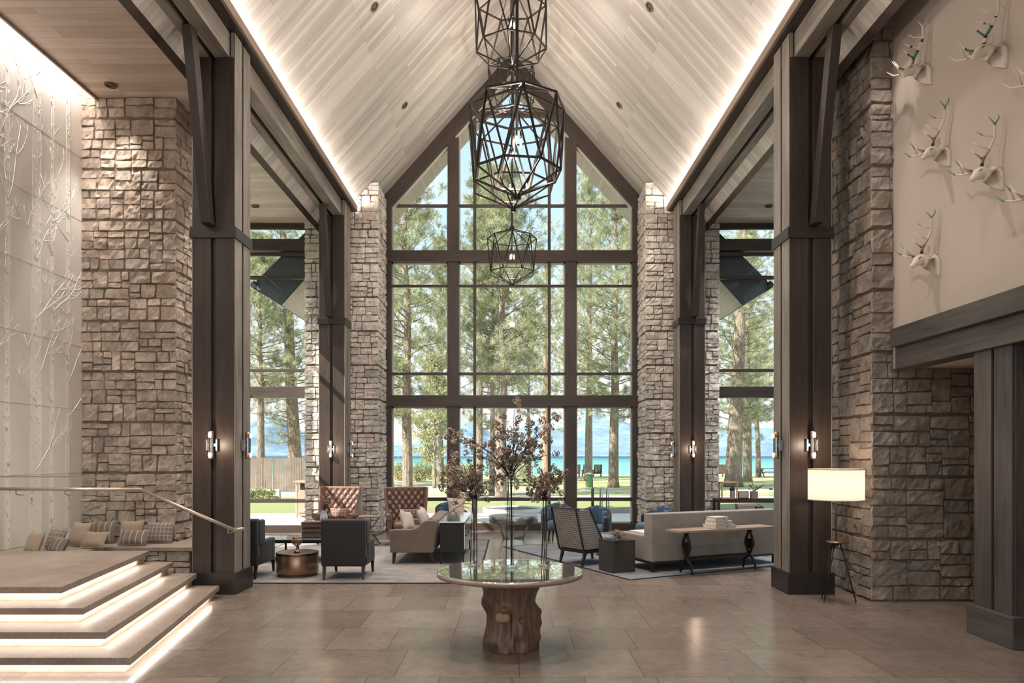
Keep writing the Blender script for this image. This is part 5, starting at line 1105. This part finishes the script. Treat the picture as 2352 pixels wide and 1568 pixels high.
def bouquet(label, base, top, targets, seed, fill):
    """branches rise from inside the vase through its neck to the target points; base/top are vase bottom and mouth"""
    rg = random.Random(seed); root = thing('dried_hydrangea_branches', label, 'branches', base, 0, 'dried hydrangea branches in the glass vases'); B = Vector(base); g = G(); fl_ = [G(), G()]; T = Vector(top) - B
    mouths = [T + Vector((.022 * math.cos(q * 1.3), .022 * math.sin(q * 1.3), 0)) for q in range(5)]
    for q, m_ in enumerate(mouths): s0 = Vector((rg.uniform(-.04, .04), rg.uniform(-.03, .03), .02)); g.tube([s0, s0.lerp(m_, .55) + Vector((0, 0, .0)), m_], .0045, 6)
    for ti, (tx, tz, r, pale) in enumerate(targets):
        ty = rg.uniform(-.25, .25) * min(1, abs(tx) + .4); E = Vector((tx, ty, tz)) - Vector((B.x, 0, B.z)); mouth = mouths[ti % 5]
        c1 = mouth + (E - mouth) * .35 + Vector((0, 0, (E - mouth).length * .12)); c2 = mouth + (E - mouth) * .7 + Vector((rg.uniform(-.02, .02), rg.uniform(-.02, .02), (E - mouth).length * .08))
        g.tube([mouth, c1, c2, E], [.0042, .0036, .0028, .0016], 5)
        bloom(fl_[pale], E, r, rg)
        for _ in range(fill):
            u = rg.uniform(.25, .95); p = mouth.lerp(E, u) + Vector((0, 0, (E - mouth).length * .10 * math.sin(u * PI))); q = p + Vector((rg.gauss(0, .05), rg.gauss(0, .05), rg.gauss(.02, .05))); g.tube([p, (p + q) / 2 + Vector((0, 0, .01)), q], .0018, 4); bloom(fl_[rg.random() < .4], q, rg.uniform(.010, .026), rg)
    ob('branches', g, M['twig'], root)
    for i in (0, 1): ob('dried_blooms', fl_[i], M['hyd'] if i == 0 else M['hyd2'], root, kind='stuff')
D_ = 6.8
def px3(px, py, d=D_): return ((px - CX) * d / F, H - (py - HY) * d / F)
vz0 = .7465
vase('tallest clear bottle vase, standing in the middle of the stump table', (-.022, 6.84, vz0), .90, .108, .052)
vase('clear bottle vase on the left of the stump table', (-.375, 6.95, vz0), .67, .080, .036); vase('clear bottle vase on the right of the stump table', (.330, 6.95, vz0), .66, .078, .034)
mid = [(1187, 917, .030, 1), (1037, 992, .030, 1), (1045, 1012, .024, 1), (1155, 958, .03, 0), (1192, 962, .03, 0), (1150, 985, .035, 0), (1170, 1000, .04, 0), (1215, 978, .038, 0), (1245, 965, .03, 0), (1272, 958, .034, 0), (1268, 975, .028, 0), (1240, 995, .036, 0), (1205, 1005, .036, 1),
       (1225, 1020, .04, 0), (1262, 1010, .034, 0), (1276, 1042, .028, 0), (1180, 1030, .045, 0), (1150, 1045, .045, 0), (1130, 1020, .03, 0), (1066, 1012, .026, 0), (1070, 1040, .024, 0), (1105, 1050, .022, 0), (1120, 1018, .028, 0), (1240, 1050, .03, 0), (1164, 1060, .03, 1), (1196, 1052, .03, 0), (1140, 1000, .028, 0), (1258, 985, .03, 1), (1128, 1108, .026, 0), (1140, 1100, .024, 0)]
left = [(1045, 1045, .034, 1), (1035, 1065, .036, 1), (1048, 1080, .034, 1), (1018, 1088, .024, 0), (1012, 1118, .022, 0), (1028, 1128, .022, 0), (1046, 1108, .028, 0), (1060, 1125, .026, 0), (1075, 1058, .02, 0), (1085, 1085, .026, 0), (1098, 1092, .028, 0), (1105, 1115, .024, 0), (1075, 1110, .028, 0), (1090, 1130, .024, 0), (1110, 1132, .02, 0), (1072, 1138, .022, 0), (1100, 1070, .024, 0), (1020, 1105, .02, 0), (1062, 1095, .024, 0), (1044, 1128, .02, 0)]
right = [(1213, 1085, .032, 0), (1222, 1100, .03, 0), (1232, 1112, .026, 0), (1218, 1130, .024, 0), (1188, 1112, .026, 1), (1183, 1098, .022, 1), (1270, 1075, .024, 0), (1262, 1092, .03, 0), (1282, 1085, .028, 0), (1302, 1088, .024, 0), (1298, 1105, .02, 0), (1275, 1108, .028, 0), (1262, 1122, .032, 0), (1285, 1100, .026, 0), (1247, 1098, .024, 0), (1240, 1128, .022, 0)]
def tg(l): return [(*px3(x, y), r, p) for x, y, r, p in l]
bouquet('wide spray of dried hydrangea branches in the tallest vase', (-.022, 6.84, vz0 + .006), (-.022, 6.84, vz0 + .90), tg(mid), 5, 5)
bouquet('drooping spray of dried hydrangea branches in the left vase', (-.375, 6.95, vz0 + .006), (-.375, 6.95, vz0 + .67), tg(left), 6, 5)
bouquet('small spray of dried hydrangea branches in the right vase', (.330, 6.95, vz0 + .006), (.330, 6.95, vz0 + .66), tg(right), 7, 5)

# ================================================================ CAGE PENDANTS
M['rod'] = plain('dark_bronze_bar', lin(38, 33, 30), .42, .4, .08); M['bulb'] = emit('candle_bulb', (1, .66, .42, 1), 5)
def pendant(label, x, y, z, r, rot_, bw, power=75):
    """z is the height of the upper ring; ring, zig zag wall, ring, cones to the hubs"""
    top = RIDGE - .02; root = thing('cage_pendant', label, 'chandelier', (x, y, z), 0, 'geometric cage pendants along the ridge'); n = 8
    ring = lambda h, rr, o: [Vector((rr * math.cos(rot_ + 2 * PI * (i + o) / n), rr * math.sin(rot_ + 2 * PI * (i + o) / n), h)) for i in range(n)]
    A_ = ring(0, r, 0); B_ = ring(-1.40 * r, r * .94, .5); hb = Vector((0, 0, -1.88 * r)); ht = Vector((0, 0, .42 * r))
    def P_(nm, segs, w_): g = G(); [g.bar(a, b, w_) for a, b in segs]; ob(nm, g, M['rod'], root)
    P_('upper_ring', [(A_[i], A_[(i + 1) % n]) for i in range(n)], bw); P_('lower_ring', [(B_[i], B_[(i + 1) % n]) for i in range(n)], bw)
    P_('zigzag_cage', [(A_[i], B_[i]) for i in range(n)] + [(A_[i], B_[(i - 1) % n]) for i in range(n)], bw); P_('lower_cone', [(B_[i], hb) for i in range(n)], bw * .8); P_('upper_cone', [(A_[i], ht) for i in range(n)], bw * .8)
    g = G(); g.lathe([(0, -1.93 * r), (.04, -1.93 * r), (.045, -1.90 * r), (.045, -1.80 * r), (.02, -1.78 * r), (0, -1.78 * r)], 16, cap=False); ob('lower_hub', g, M['rod'], root)
    g = G(); g.lathe([(0, .36 * r), (.045, .36 * r), (.045, .50 * r), (0, .50 * r)], 16, cap=False); ob('upper_hub', g, M['rod'], root)
    g = G(); g.tube([(0, 0, -.45 * r), (0, 0, top - z)], .018, 10); ob('hanging_rod', g, M['rod'], root); g = G(); g.lathe([(0, top - z - .04), (.07, top - z - .04), (.07, top - z + .0)], 20, cap=False); ob('ceiling_rose', g, M['rod'], root)
    for k in range(3):
        a = k * 2.094 + .4; c_, s_ = math.cos(a) * .045, math.sin(a) * .045; g = G(); g.tube([(0, 0, -.45 * r), (c_, s_, -.5 * r)], .008, 6); g.tube([(c_, s_, -.5 * r), (c_, s_, -.5 * r - .07)], .012, 8); arm = ob('candle_arm', g, M['rod'], root)
        g = G(); zz = -.5 * r - .07; g.lathe([(0, zz), (.008, zz - .01), (.013, zz - .04), (.010, zz - .07), (.003, zz - .10), (0, zz - .105)], 12, (c_, s_, 0), cap=False); ob('bulb', g, M['bulb'], arm)
    light('pendant_light', 'POINT', (x, y, z - .5 * r - .3), power, (1, .86, .74), shadow_soft_size=.08)
pendant('nearest and largest looking cage pendant, low over the hall', .055, 7.6, 1.85 + 3.80, .52, .12, .020)
pendant('high cage pendant cut by the top edge of the picture', -.01, 9.9, 8.35, .53, .30, .020)
pendant('second big cage pendant, hanging directly behind the nearest one', .02, 10.9, 1.85 + 5.15, .69, .05, .022)
pendant('small cage pendant highest in the gable, behind the big ones', -.01, 14.9, 1.85 + 8.25, .51, .25, .018, 50)
pendant('small cage pendant hanging low and alone in front of the transom', .0, 14.2, 1.85 + 4.42, .50, .02, .016, 40)
# ================================================================ WALL SCONCES
M['brass'] = plain('copper_tube', lin(196, 150, 122), .3, .8, .05); M['glow'] = emit('sconce_glow', (1, .74, .58, 1), 1.1)
def sconce(label, loc, rz):
    """faces local -y; upright half tube with cut glowing ends between two plates"""
    root = thing('wall_sconce', label, 'wall lamp', loc, rz, 'copper tube wall sconces')
    g = G(); g.box(-.03, .03, -.02, 0, -.07, .07); ob('backplate', g, M['base'], root)
    g = G(); g.lathe([(.034, -.17), (.034, .17)], 20, (0, -.065, 0), cap=False, a0=-.35 * PI + PI * 0, a1=1.35 * PI - 0); ob('tube', g, M['steel'], root)
    for s in (-1, 1):
        g = G(); g.tube([(0, -.065, s * .11), (0, -.065, s * .185)], .037, 16); ob('end_cap', g, M['brass'], root); 
        g = G(); g.tube([(0, -.10, s * .10), (0, -.098, s * .135), (0, -.088, s * .17)], [.016, .024, .018], 10); ob('lamp', g, M['glow'], root)
    for s in (-1, 1): g = G(); g.box(*sorted((s * .055, s * .075)), -.05, -.0, -.075, .075); g.box(*sorted((s * .03, s * .06)), -.05, -.04, -.02, .02); ob('side_plate', g, M['steel'], root, bevel=.002)
for s, sn in ((-1, 'left'), (1, 'right')):
    for y, dn in ((9.3, 'near'), (15.4, 'far')):
        sconce(f'wall sconce on the front face of the {dn} {sn} column', (s * 3.99, y - .004, 1.99), 0)
        sconce(f'wall sconce on the inner side of the {dn} {sn} column', (s * 3.692, y + .27, 1.99), PI / 2 * (1 if s < 0 else -1))
        light('sconce_light', 'POINT', (s * 3.99, y - .30, 1.99), 6, (1, .74, .55), shadow_soft_size=.03)

# ================================================================ STAIRS
def steps():
    root = thing('stone_stairs', 'stone steps with light strips rising to the landing on the left', 'stairs', (-5.5, 7.5, 0), kind='structure'); O = Vector((-5.5, 7.5, 0))
    st = N('step_stone'); o_ = st.uv(obj=True); st.set(st.mix(st.ramp(st.noise(o_, 2.5, 6, .7), [(.3, lin(132, 118, 106)), (.7, lin(162, 148, 136))]), st.ramp(st.noise(o_, 40, 5, .7), [(.3, g4(.78)), (.6, g4(1.04))]), 1.0), .42); st.bump(st.noise(o_, 45, 5, .7), .35, .006)
    ri = plain('riser_stone', lin(200, 186, 170), .9, 0, .12, 6, .6)
    C_ = [(-3.21, 5.86), (-3.57, 6.12), (-3.94, 6.40), (-4.29, 6.64)]; K = -.19; XL = -6.74
    ye = [9.12, 9.18, 9.18, 9.15]
    LI = ri
    for i, (cx_, cy_) in enumerate(C_):
        z = .15 * (i + 1); yy = ye[i]
        def poly(off, y2=yy): x_, y_ = cx_ - off, cy_ + off; return [(XL, y_), (x_, y_), (x_ + K * (y2 - y_), y2), (XL, y2)]
        g = G(); g.prism([(a - O.x, b - O.y) for a, b in poly(0)], z - .062, z, 2); ob('tread', g, st.m, root, bevel=.004)
        g = G(); g.prism([(a - O.x, b - O.y) for a, b in poly(.085)], z - .15 + .001, z - .062, 2); ob('riser', g, ri, root)
        # strip lamps tucked under the nosing along both open edges
        q = poly(.045); z2 = z - .068
        for a, b in ((Vector((*q[0], z2)), Vector((*q[1], z2))), (Vector((*q[1], z2)), Vector((*q[2], z2)) * 1.0)):
            L = (b - a).length * (.985 if a.x > -6 else 1) - (.25 if a.x > -6 else 0); mid_ = a + (b - a).normalized() * (L / 2 if a.x > -6 else (b - a).length / 2)
            o = light('step_strip', 'AREA', mid_, 1.3 * L, (1, .89, .79), (0, 0, -1), shape='RECTANGLE', size=L, size_y=.025); t = (b - a).normalized(); zz = Vector((0, 0, 1)); o.rotation_euler = Matrix((t, zz.cross(t), zz)).transposed().to_euler()
    return st.m
stm = steps()
# bench by the pier
g = G(); poly = [(-6.69, 9.2), (-6.0, 9.2), (-6.0, 10.2), (-4.66, 10.2), (-4.66, 11.6), (-5.22, 11.6), (-5.22, 10.84), (-6.69, 10.84)]; root = thing('stone_bench', 'built in stone bench wrapping the tan pier', 'bench', (-5.6, 10.6, 0)); ob('seat_slab', (g.prism([(a + 5.6, b - 10.6) for a, b in poly], .45, .51, 2), g)[1], stm, root, bevel=.006)
g = G(); poly = [(-6.69, 9.2), (-6.08, 9.2), (-6.08, 10.28), (-4.74, 10.28), (-4.74, 11.55), (-5.2, 11.55), (-5.2, 10.83), (-6.69, 10.83)]; g.prism([(a + 5.6, b - 10.6) for a, b in poly], 0, .45, 2); b_ = ob('base', g, M['joint'], root)
g = G(); stones(g, (-6.69 + 5.6, 10.27 - 10.6, 0), (1, 0, 0), (0, -1, 0), 1.95, 0, .45, 200, .3, 0, tint=(1, .95, .9)); stones(g, (-4.73 + 5.6, 10.28 - 10.6, 0), (0, 1, 0), (1, 0, 0), 1.27, 0, .45, 201, .3, 0, tint=(1, .95, .9)); ob('stone_facing', g, M['stone'], b_)
for (x, y, w_, h_, m_, rx, rz, z, lab) in ((-6.42, 9.36, .36, .34, 'tan_cush', -.35, -.55, .675, 'tan cushion leaning at the far left end of the bench'), (-6.44, 9.83, .38, .34, 'plaid', -.35, -.5, .675, 'plaid cushion second from the left end of the bench'), (-6.40, 10.30, .40, .38, 'tan_cush', -.35, -.4, .69, 'plain tan cushion in the corner of the bench'),
        (-6.29 + .02, 10.66, .44, .38, 'stripe', -.25, 0, .68, 'striped cushion standing just right of the bench corner'), (-5.84, 10.68, .38, .38, 'tan_cush', -.25, 0, .68, 'plain brown cushion between the striped and the plaid one'), (-5.40, 10.68, .44, .36, 'plaid', -.25, 0, .67, 'grey plaid cushion at the right end of the bench'),
        (-6.14, 9.42, .36, .26, 'stripe', -.5, -.5, .63, 'striped cushion lying in front at the left'), (-6.02, 10.05, .40, .26, 'tan_cush', -.5, -.2, .64, 'plain tan cushion lying in front in the middle'), (-5.62, 10.36, .44, .26, 'stripe', -.5, 0, .635, 'striped cushion lying in front at the right')):
    cushion(lab, (x, y, z), w_, h_, .12, M[m_], rx, rz, 0, 'cushions on the stone bench')
# glass screen and handrail
g = G(); g.box(-.86, .87, -.006, .006, 0, .97); root = thing('glass_balustrade', 'clear glass screen at the back of the stair landing', 'balustrade', (-5.85, 9.08, .602)); ob('glass_panel', g, M['pane'], root); g = G(); g.box(-.86, .87, -.012, .012, .965, .98); ob('edge_trim', g, M['steel'], root)
def rail():
    root = thing('handrail', 'brushed metal handrail bending down beside the near left column', 'handrail', (-4.85, 8.98, 0)); O = Vector((-4.85, 8.98, 0)); y = 8.98
    p = [P(-40, 1122, y), P(323, 1124, y), P(536, 1216, y - .0), P(561, 1214, y + .02)]; p = [q - O for q in p]; g = G(); g.tube([p[0], p[1]], .022, 12); g.tube([p[1], p[2]], .022, 12); g.lathe([(0, -.022), (.018, -.015), (.0225, 0), (.018, .015), (0, .022)], 12, tuple(p[1]), cap=False); g.tube([p[2], p[3]], .022, 12)
    ob('rail', g, M['brass_rail'], root)
    for px, py in ((42, 1128), (155, 1128), (270, 1129)):
        q = P(px, py, y) - O; g = G(); g.tube([q + Vector((-.03, 0, .015)), q + Vector((-.03, 0, -.035)), q + Vector((0, .03, -.05)), q + Vector((0, .085, -.05))], .008, 8); g.lathe([(0, 0), (.022, 0), (.024, .012), (0, .014)], 14, tuple(q + Vector((0, .07, -.057))), cap=False); ob('bracket', g, M['steel'], root)
    q = P(524, 1212, y) - O; g = G(); g.tube([q, q + Vector((0, .0, -.07)), q + Vector((0, .28, -.07))], .009, 8); g.lathe([(0, 0), (.03, 0), (.03, .01), (0, .01)], 14, tuple(q + Vector((0, .24, -.075))), cap=False); ob('bracket', g, M['steel'], root)
M['brass_rail'] = plain('champagne_metal', lin(186, 172, 160), .3, .75, .04); rail()

# ================================================================ DEER HEADS
def plaster_white(): return plain('matte_white', lin(226, 214, 202), .55, 0, .03, 4)
def band_mat(name, bands):
    """painted rings along the antler: position runs in the U of the mesh"""
    s = N(name); v = s.uv(); sp = s.n('SeparateXYZ'); s.l(v, sp.inputs[0]); r = s.n('ValToRGB'); r.color_ramp.interpolation = 'CONSTANT'; e = r.color_ramp.elements; e[0].position = 0; e[0].color = bands[0][1]; e[1].position = bands[1][0]; e[1].color = bands[1][1]
    for p, c in bands[2:]: q = e.new(p); q.color = c
    s.l(sp.outputs[0], r.inputs[0]); s.set(r.outputs[0], .45); return s.m
Wc = lin(220, 206, 192); Kc = lin(34, 34, 34); Tc = lin(84, 128, 116); Bc = lin(128, 112, 98)
BM = {'teal': band_mat('antler_teal_rings', [(0, Kc), (.035, Wc), (.10, Kc), (.14, Tc), (.26, Kc), (.29, Wc), (.40, Kc), (.42, Wc)]),
      'dark': band_mat('antler_dark_rings', [(0, Bc), (.09, Kc), (.12, Tc), (.22, Kc), (.26, Wc), (.40, Kc), (.45, Wc)]),
      'plainb': band_mat('antler_base_ring', [(0, Wc), (.015, Kc), (.06, Bc), (.18, lin(176, 160, 144)), (.30, Wc), (.66, Tc)])}
WH = plaster_white()
def deer(label, loc, sc_, yaw, bm_, aw, roll=0.0):
    """mounted head; local +x points out of the wall towards the hall, +z up"""
    root = thing('deer_head', label, 'wall sculpture', loc, 0, 'white deer heads on the plaster wall'); root.scale = (sc_,) * 3; root.rotation_euler = (roll, 0, PI + yaw)
    secs = [((0, 0, -.05), .155, .27), ((.05, 0, -.03), .140, .235), ((.12, 0, .03), .105, .165), ((.18, 0, .085), .092, .125), ((.24, 0, .095), .092, .105), ((.30, 0, .065), .080, .092), ((.355, 0, .02), .060, .070), ((.405, 0, -.025), .047, .054), ((.45, 0, -.065), .045, .047), ((.470, 0, -.085), .036, .038), ((.482, 0, -.097), .018, .020)]
    g = G(); g.s = True; n = 18
    for i, (c_, ry, rz_) in enumerate(secs):
        c_ = Vector(c_); t = (Vector(secs[min(i + 1, 10)][0]) - Vector(secs[max(i - 1, 0)][0])).normalized(); u = t.cross(Vector((0, 1, 0))).normalized() * -1
        if i < 2: u = Vector((0, 0, 1))
        for j in range(n): a = 2 * PI * j / n; g.v.append(tuple(c_ + Vector((0, 1, 0)) * math.cos(a) * ry * (1 - (.80, .75, .6, .4)[min(i, 3)] * max(0, -math.sin(a)) * (i < 4)) + u * math.sin(a) * rz_))
    for i in range(10):
        for j in range(n): q = (j + 1) % n; g.face((i * n + j, (i + 1) * n + j, (i + 1) * n + q, i * n + q))
    g.s = False; g.face(range(n)); g.face(reversed(range(10 * n, 11 * n))); ob('head', g, WH, root)
    g = G(); g.lathe([(0, 0), (.148, 0), (.148, .02), (0, .02)], 28, cap=False); g.v = [(c_ - .018, a * (1 if b > 0 else 1 - .8 * min(1, -b / .148) ** 1), b * 1.74 - .05) for a, b, c_ in g.v]; ob('mount', g, WH, root)
    for s in (-1, 1):
        g = G(); g.s = True; k = 6
        for i in range(k + 1):
            f = i / k; w_ = .042 * math.sin(min(f * .9 + .12, 1) * PI) + .003; c_ = Vector((.17 - .05 * f, s * (.075 + .09 * f), .15 + .15 * f))
            for j in range(8): a = 2 * PI * j / 8; g.v.append(tuple(c_ + Vector((math.cos(a) * w_, math.sin(a) * .009 * s, -math.sin(a) * .006 + math.cos(a) * w_ * .3))))
        for i in range(k):
            for j in range(8): q = (j + 1) % 8; g.face((i * 8 + j, i * 8 + q, (i + 1) * 8 + q, (i + 1) * 8 + j))
        ob('ear', g, WH, root)
        g = G(); g.s = True; g.tube([(.285, s * .083, .085), (.31, s * .079, .068), (.35, s * .062, .035)], [.006, .011, .004], 8); ob('eye', g, plain('eye_groove', lin(110, 92, 80), .5) if 'eye_groove' not in bpy.data.materials else bpy.data.materials['eye_groove'], root)
        g = G(); q = lambda x, y, z: Vector((x, s * y, z)); W = aw
        beam = [q(.24, .045, .16), q(.22, .10 * W, .27), q(.15, .20 * W, .38), q(.11, .32 * W, .50), q(.14, .42 * W, .64), q(.21, .44 * W, .78)]
        g.tube(beam, [.026, .024, .022, .019, .015, .005], 8)
        def tine(p, pts, r): 
            m_ = len(g.uv); g.tube([p] + pts, [r, r * .8, r * .25][:len(pts) + 1], 7)
            off = (p - beam[0]).length
            for t_ in range(m_, len(g.uv)): g.uv[t_] = [(a + off, b) for a, b in g.uv[t_]]
        tine(beam[1], [q(.32, .12 * W, .34), q(.37, .12 * W, .46)], .017); tine(beam[2], [q(.26, .17 * W, .48), q(.32, .15 * W, .60)], .016); tine(beam[3], [q(.20, .25 * W, .62), q(.26, .23 * W, .74)], .014); tine(beam[4], [q(.08, .47 * W, .72), q(.07, .49 * W, .80)], .012)
        ob('antler', g, BM[bm_], root)
XW = 4.835
for px, py, sc_, yaw, b, aw, roll, lab in ((2128, 170, 0.656, .10, 'dark', 1.09, .5, 'white deer head highest on the left, beside the stone pier, dark ringed antlers'), (2298, 128, 0.656, .10, 'teal', 1.15, .5, 'large white deer head at the top with teal and black ringed antlers'), (2172, 358, 0.607, .12, 'plainb', 1.26, .5, 'white deer head in the middle left of the group'),
        (2290, 408, 0.623, .12, 'plainb', 1.15, .5, 'white deer head with a dark ear below and right of the middle one'), (2148, 606, 0.64, .10, 'plainb', 1.09, .5, 'lowest white deer head, alone above the timber header'), (2428, 470, 0.64, .12, 'plainb', 1.21, .5, 'white deer head cut by the right edge of the picture, only muzzle and antlers showing'), (2450, 190, 0.656, .1, 'teal', 1.21, .5, 'deer antlers reaching in from beyond the top right edge')):
    d = XW * F / (px - CX); deer(lab, (XW, d, H - (py - HY) * d / F), sc_, yaw, b, aw, roll)
